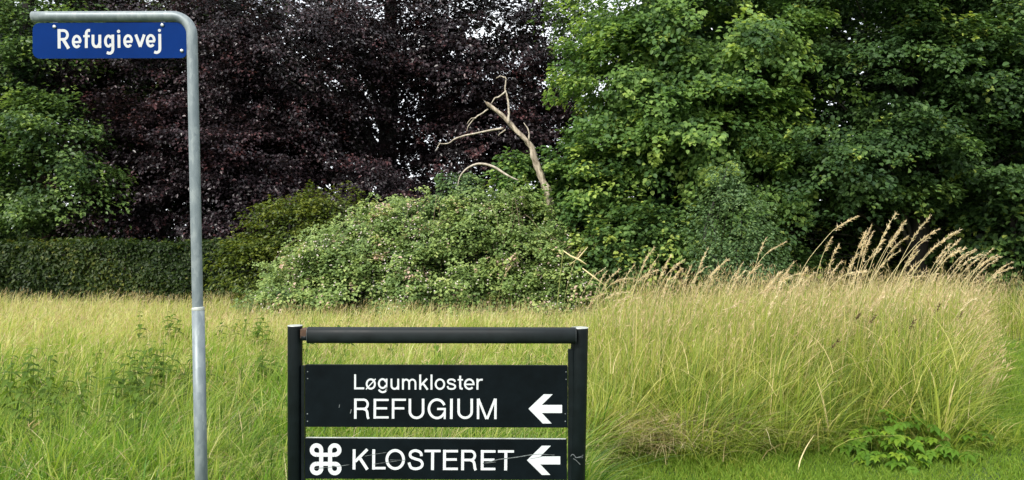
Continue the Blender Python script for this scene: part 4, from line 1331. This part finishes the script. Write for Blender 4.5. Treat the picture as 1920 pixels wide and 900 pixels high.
# ------------------------------------------------------------------ black finger-post sign in the grass
def info_sign():
    d = 3.42
    k = d / F
    foot = P(820, 1090, d); foot[2] = float(gz(foot[0], d)) - .02
    root = empty('direction_sign', foot, 'low black direction sign with two white lettered panels and a top rail', 'direction sign')
    zb = foot[2] - .05

    def post(xt, xb, ytop, w_):
        top = P(xt, ytop, d + .035); bot = P(xb, 900, d + .035)
        dirn = (bot - top); dirn /= -dirn[2]
        b = top + dirn * (top[2] - zb)
        r = w_ * .5 * k * 1.01
        V, Fc = tube_data([b, top + np.array((0, 0, -.006)), top + np.array((0, 0, -.001)), top], [r, r, r * .99, r * .94], 32)
        o = link('post', mesh_py('post', V, Fc, True), BLACKPOST, root)
        bevel(o, .001, 1)
        cv, cf = tube_data([top + np.array((0, 0, .0005)), top + np.array((0, 0, .003))], [r * 1.03, r * 1.0], 32)
        link('post_cap', mesh_py('post_cap', cv, cf), EDGE, o)
        return o
    post(553.3, 553.3, 611, 27.5)
    post(1087, 1081, 615, 32)

    # rail: rounded bar, lying just ahead of the posts' axis
    y0, y1 = 613.5, 643.5
    xa, xb = 578, 1079.5
    prof = []
    hgt = (y1 - y0) * k; dep = .075
    n = 28
    for i in range(n):
        a = 2 * math.pi * i / n
        ca, sa = math.cos(a), math.sin(a)
        e = .72
        prof.append((dep * .5 * math.copysign(abs(ca) ** e, ca), hgt * .5 * math.copysign(abs(sa) ** e, sa)))
    V, Fc = [], []
    sl = lambda x: .8 * (x - 820) / 500
    stn = [(xa, .94), (xa + 1.2, 1)] + [(xa + (xb - xa) * t, 1) for t in (.25, .5, .75)] + [(xb - 1.2, 1), (xb, .94)]
    for x, s in stn:
        c = P(x, (y0 + y1) / 2 + sl(x), d + .0)
        for (yy, zz) in prof:
            V.append(c + np.array((0, yy * s, zz * s)))
    for i in range(len(stn) - 1):
        for j in range(n):
            a, b = i * n + j, i * n + (j + 1) % n
            Fc.append((a, b, b + n, a + n))
    Fc.append(tuple(range(n))); Fc.append(tuple((len(stn) - 1) * n + j for j in reversed(range(n))))
    rail = link('top_rail', mesh_py('top_rail', V, Fc, True), paint('rail_paint', (.0045, .0075, .0085), .5, .3, 14, .25), root)
    # thin worn lip at each end of the rail
    for xx in (xa + .8, xb - .6):
        c = P(xx, (y0 + y1) / 2 + sl(xx), d)
        lv = []
        for s in (1.0, 1.035):
            for (yy, zz) in prof: lv.append(c + np.array((-.0008, yy * s, zz * s)))
        for s in (1.0, 1.035):
            for (yy, zz) in prof: lv.append(c + np.array((.0008, yy * s, zz * s)))
        lf = []
        for j in range(n):
            j2 = (j + 1) % n
            lf += [(j, j2, n + j2, n + j), (2 * n + j, 3 * n + j, 3 * n + j2, 2 * n + j2), (n + j, n + j2, 3 * n + j2, 3 * n + j), (j, 2 * n + j, 2 * n + j2, j2)]
        link('end_lip', mesh_py('end_lip', lv, lf), paint('worn_lip', (.05, .06, .062), .45, .3, 30), rail)
    # rusty stub showing in the gap at the loose end
    a = P(566, 615, d + .02); b = P(579, 634, d + .02)
    V, Fc = box_data(a[0], b[0] + .01, d - .012, d + .05, b[2], a[2])
    o = link('bracket', mesh_py('bracket', V, Fc), RUST, root); bevel(o, .006, 2)
    cpos = P(572.5, 633, d + .0)
    V, Fc = tube_data([cpos + np.array((-.016, 0, 0)), cpos + np.array((.016, 0, 0))], [.014, .014], 14)
    link('bracket_pin', mesh_py('bracket_pin', V, Fc, True), BLACKPOST, o)

    # panels
    def panel(xl, xr, yl0, yr0, yl1, yr1, name):
        th = .018
        q = [P(xl, yl0, d), P(xr, yr0, d), P(xr, yr1, d), P(xl, yl1, d)]
        V = [p_ + np.array((0, 0, 0)) for p_ in q] + [p_ + np.array((0, th, 0)) for p_ in q]
        Fc = [(0, 3, 2, 1), (4, 5, 6, 7), (0, 1, 5, 4), (1, 2, 6, 5), (2, 3, 7, 6), (3, 0, 4, 7)]
        o = link(name, mesh_py(name, V, Fc), BLACKPANEL, root)
        bevel(o, .0012, 2)
        # bare top edge strip
        e0, e1 = q[0], q[1]
        V, Fc = [], []
        V = [e0 + (.004, .001, .0002), e1 + (-.004, .001, .0002), e1 + (-.004, .016, .0002), e0 + (.004, .016, .0002),
             e0 + (.004, .001, .0016), e1 + (-.004, .001, .0016), e1 + (-.004, .016, .0016), e0 + (.004, .016, .0016)]
        Fc = [(3, 2, 1, 0), (4, 5, 6, 7), (0, 1, 5, 4), (1, 2, 6, 5), (2, 3, 7, 6), (3, 0, 4, 7)]
        link('edge_strip', mesh_py('edge_strip', [np.array(v_) for v_ in V], Fc), EDGE if name == 'lower_panel' else BLACKPOST, o)
        return o
    up_ = panel(572, 1064.5, 684.5, 686, 800.5, 802, 'upper_panel')
    lo_ = panel(571.5, 1063, 821.5, 824, 897.5, 900, 'lower_panel')
    # side channels that hold the panels
    for (xl, xr, yt) in ((565.5, 571, 686), (1065.3, 1074, 655)):
        a = P(xl, yt, d + .012); b = P(xr, 905, d + .012)
        V, Fc = box_data(a[0], b[0], d + .006, d + .034, zb + .25, a[2])
        link('side_channel', mesh_py('side_channel', V, Fc), BLACKPOST, root)

    to = lambda x, y, o=0: tuple(P(x, y, d) + np.array((0, -o, 0)))
    s1 = lambda x, y, o: to(x, y + 1.2 * (x - 800) / 500, o)
    s2 = lambda x, y, o: to(x, y + 2.4 * (x - 800) / 500, o)
    def curve2(pts):
        p_, _ = smooth_path([(a_, b_, 0) for a_, b_ in pts], [1] * len(pts), 4)
        return [(q[0], q[1]) for q in p_]
    def R_(x, yt, yb, ym, bw, sx=34):          # cap R: stem, bowl, curved leg
        h_ = (ym - yt) / 2
        return [([(x, yt - 14), (x - 2, yb)], sx), ([(x - 14, yt)] + [(x + bw * .62, yt)] + arc(x + bw * .62, yt + h_, bw * .31, h_, 88, -88) + [(x - 14, ym)], 30),
                (curve2([(x + bw * .60, ym + 1), (x + bw * .82, ym + 17), (x + bw * .9, ym + 52), (x + bw * .93, yb - 26), (x + bw, yb)]), 32)]
    def E_(x, ys, xs, yb):
        return [([(x, ys[0] - 15), (x - 2, yb)], 34)] + [([(x - 16, y_), (xe, y_)], 29) for y_, xe in zip(ys, xs)]
    def U_(x, x2, yt, yc):
        r_ = (x2 - x) / 2
        return [([(x, yt), (x, yc)] + arc(x + r_, yc, r_, r_ * .95, 180, 360, 20) + [(x2, yt)], 34)]
    w1 = 26
    T1 = [([(72, 78), (72, 265)], w1), ([(60, 252), (185, 252)], w1),
          (arc(267, 198, 51, 58, 0, 360, 28), w1 - 1), ([(208, 264), (327, 134)], 14),
          (arc(412, 193, 45, 55, 20, 340, 26), w1 - 1), ([(463, 132), (463, 262)] + arc(415, 258, 48, 41, 0, -168, 14), w1 - 1),
          ([(523, 132), (523, 215)] + arc(563, 218, 40, 40, 180, 350, 14), w1 - 1), ([(607, 132), (607, 268)], w1 - 1),
          ([(666, 132), (666, 268)], w1 - 1), (arc(705, 186, 38, 43, 165, 0, 12) + [(743, 268)], w1 - 2), (arc(782, 186, 39, 43, 165, 0, 12) + [(821, 268)], w1 - 2),
          ([(880, 80), (880, 268)], w1), ([(966, 132), (888, 214)], w1), ([(914, 188), (972, 269)], w1 + 1),
          ([(1020, 80), (1020, 268)], w1),
          (arc(1125, 200, 53, 59, 0, 360, 28), w1 - 1),
          (curve2([(1312, 172), (1301, 150), (1268, 141), (1234, 149), (1224, 169), (1236, 188), (1268, 198), (1302, 210), (1314, 232), (1302, 252), (1268, 260), (1232, 252), (1219, 224)]), w1 - 2),
          ([(1376, 95), (1376, 232), (1381, 252), (1406, 259)], w1), ([(1345, 146), (1410, 146)], 20),
          (arc(1489, 200, 54, 59, 0, 318, 26), w1 - 1), ([(1437, 203), (1555, 203)], 20),
          ([(1590, 132), (1590, 268)], w1), (curve2([(1590, 192), (1600, 162), (1625, 146), (1656, 145)]), w1 - 2)]
    T2 = R_(76, 393, 630, 506, 164) + E_(318, (396, 500, 612), (488, 470, 488), 628) + [([(545, 380), (543, 628)], 34), ([(528, 394), (703, 394)], 29), ([(528, 500), (683, 500)], 29)]
    T2 += U_(752, 916, 380, 540)
    T2 += [(arc(1088, 506, 100, 114, 24, 335, 30), 33), ([(1090, 508), (1198, 508)], 29), ([(1185, 508), (1184, 633)], 27), ([(1268, 380), (1266, 632)], 36)]
    T2 += U_(1357, 1519, 380, 540)
    T2 += [([(1598, 380), (1598, 634)], 32), ([(1815, 380), (1813, 634)], 32), ([(1602, 381), (1702, 633)], 31), ([(1810, 381), (1710, 633)], 31)]
    T3 = [([(82, 72), (80, 292)], 34), ([(226, 72), (94, 204)], 34), ([(138, 158), (226, 292)], 36), ([(296, 72), (294, 292)], 34), ([(280, 277), (425, 277)], 29),
          (arc(530, 183, 91, 99, 0, 360, 34), 33),
          (curve2([(816, 146), (806, 108), (755, 86), (708, 98), (692, 128), (706, 158), (755, 178), (805, 195), (826, 232), (808, 268), (755, 284), (702, 270), (680, 216)]), 32),
          ([(850, 90), (1025, 90)], 29), ([(938, 90), (936, 298)], 35)]
    T3 += E_(1068, (92, 183, 285), (1215, 1202, 1213), 298) + R_(1266, 92, 300, 188, 142) + E_(1480, (95, 186, 286), (1624, 1612, 1622), 300) + [([(1650, 95), (1825, 95)], 29), ([(1737, 95), (1734, 302)], 35)]
    z1 = lambda u, v, o: to(655 + u / 6.6207, 690 + v / 6.6207, o)
    z3 = lambda u, v, o: to(650 + u / 5.818, 830 + v / 5.818, o)
    link('lettering', strokes_mesh('lettering', T1, z1, .0006, .92), LETTER, up_)
    link('lettering', strokes_mesh('lettering', T2, z1, .0006, .92), LETTER, up_)
    link('lettering', strokes_mesh('lettering', T3, z3, .0006, .92), LETTER, lo_)

    def arrow(pts, par):
        Z = 2.9033
        q = [(520 + u / Z, 590 + v / Z) for u, v in pts]
        V = [to(x, y, .0011) for x, y in q] + [to(x, y, .0004) for x, y in q]
        n = len(q)
        # front in pieces that tile without overlap: upper barb, lower barb, shaft
        Fc = [(0, 9, 3, 2, 1), (0, 8, 7, 6, 9), (9, 6, 5, 4, 3)]
        link('arrow', mesh_py('arrow', V[:10], Fc), LETTER, par)
    A1 = [(1367, 512), (1450, 433), (1499, 433), (1440, 491), (1550, 491), (1550, 535), (1440, 535), (1493, 592), (1445, 592), (1420, 513)]
    A2 = [(1359, 792), (1440, 713), (1489, 713), (1432, 771), (1540, 771), (1540, 815), (1432, 815), (1486, 872), (1440, 872), (1412, 793)]
    arrow(A1, up_); arrow(A2, lo_)

    # looped square emblem
    Z = 8.183
    def em(u, v, o):
        return to(530 + u / Z, 790 + v / Z, o)
    wl = 62
    r_ = 71
    S = [([(592, 438), (592, 722)], wl), ([(522, 650), (798, 650)], wl), ([(728, 722), (728, 438)], wl), ([(798, 511), (522, 511)], wl),
         (arc(521, 722, r_, r_, 0, -270, 24), wl + 3), (arc(799, 722, r_, r_, 90, -180, 24), wl + 3), (arc(799, 439, r_, r_, 180, -90, 24), wl + 3), (arc(521, 439, r_, r_, -90, -360, 24), wl + 3)]
    link('emblem', strokes_mesh('emblem', S, em, .0008), LETTER, lo_)

    # rivets
    for (x, y) in ((576.5, 776), (576.5, 790), (577, 697), (577, 710), (1061.5, 697.5), (1061.5, 711.5), (1060, 776), (1060, 790)):
        q = P(x, y, d)
        V, Fc = tube_data([q + np.array((0, .0005, 0)), q + np.array((0, -.0015, 0)), q + np.array((0, -.0025, 0))], [.0032, .003, .0014], 8)
        link('rivet', mesh_py('rivet', V, Fc, True), SCRATCH, up_)
    # scratches in the lower panel and a few on the upper one and rail
    for (pth, wd, par) in (([(906, 869), (935, 861), (968, 857), (998, 852)], 1.5, lo_), ([(998, 852), (1012, 851), (1040, 853)], .8, lo_), ([(994, 860), (1010, 857), (1018, 855)], .6, lo_),
                           ([(905, 869), (930, 866)], .8, lo_), ([(590, 878), (625, 875), (655, 871)], .8, lo_), ([(684, 855), (705, 851), (725, 848)], .7, lo_), ([(700, 870), (745, 864)], .7, lo_),
                           ([(731, 862), (760, 863)], .6, lo_), ([(657, 775), (659, 767)], 1.6, up_), ([(636, 764), (637, 758)], .9, up_)):
        sm = [(a + (b - a) * t, c + (e - c) * t) for (a, c), (b, e) in zip(pth[:-1], pth[1:]) for t in (0, .5)] + [pth[-1]]
        link('scratch', strokes_mesh('scratch', [(sm, wd)], to, .0022), SCRATCH, par)
info_sign()


def wire_knot():
    d = 3.40
    q = P(1079, 857, d)
    root = empty('wire_tie', (q[0], d, q[2]), 'twisted bit of grey wire tied round the black sign post', 'wire')
    for pp in ([(1070, 856), (1073, 852), (1077, 854), (1080, 858), (1086, 857), (1092, 855), (1093, 853)], [(1075, 860), (1080, 863), (1084, 867), (1088, 871)], [(1078, 858), (1085, 858), (1093, 858)]):
        c = [P(x, y, d - .002 * i) for i, (x, y) in enumerate(pp)]
        p2, r2 = smooth_path(c, [.0016] * len(c), 3)
        V, Fc = tube_data(p2, r2, 6)
        link('wire', mesh_py('wire', V, Fc, True), SCRATCH, root)
wire_knot()
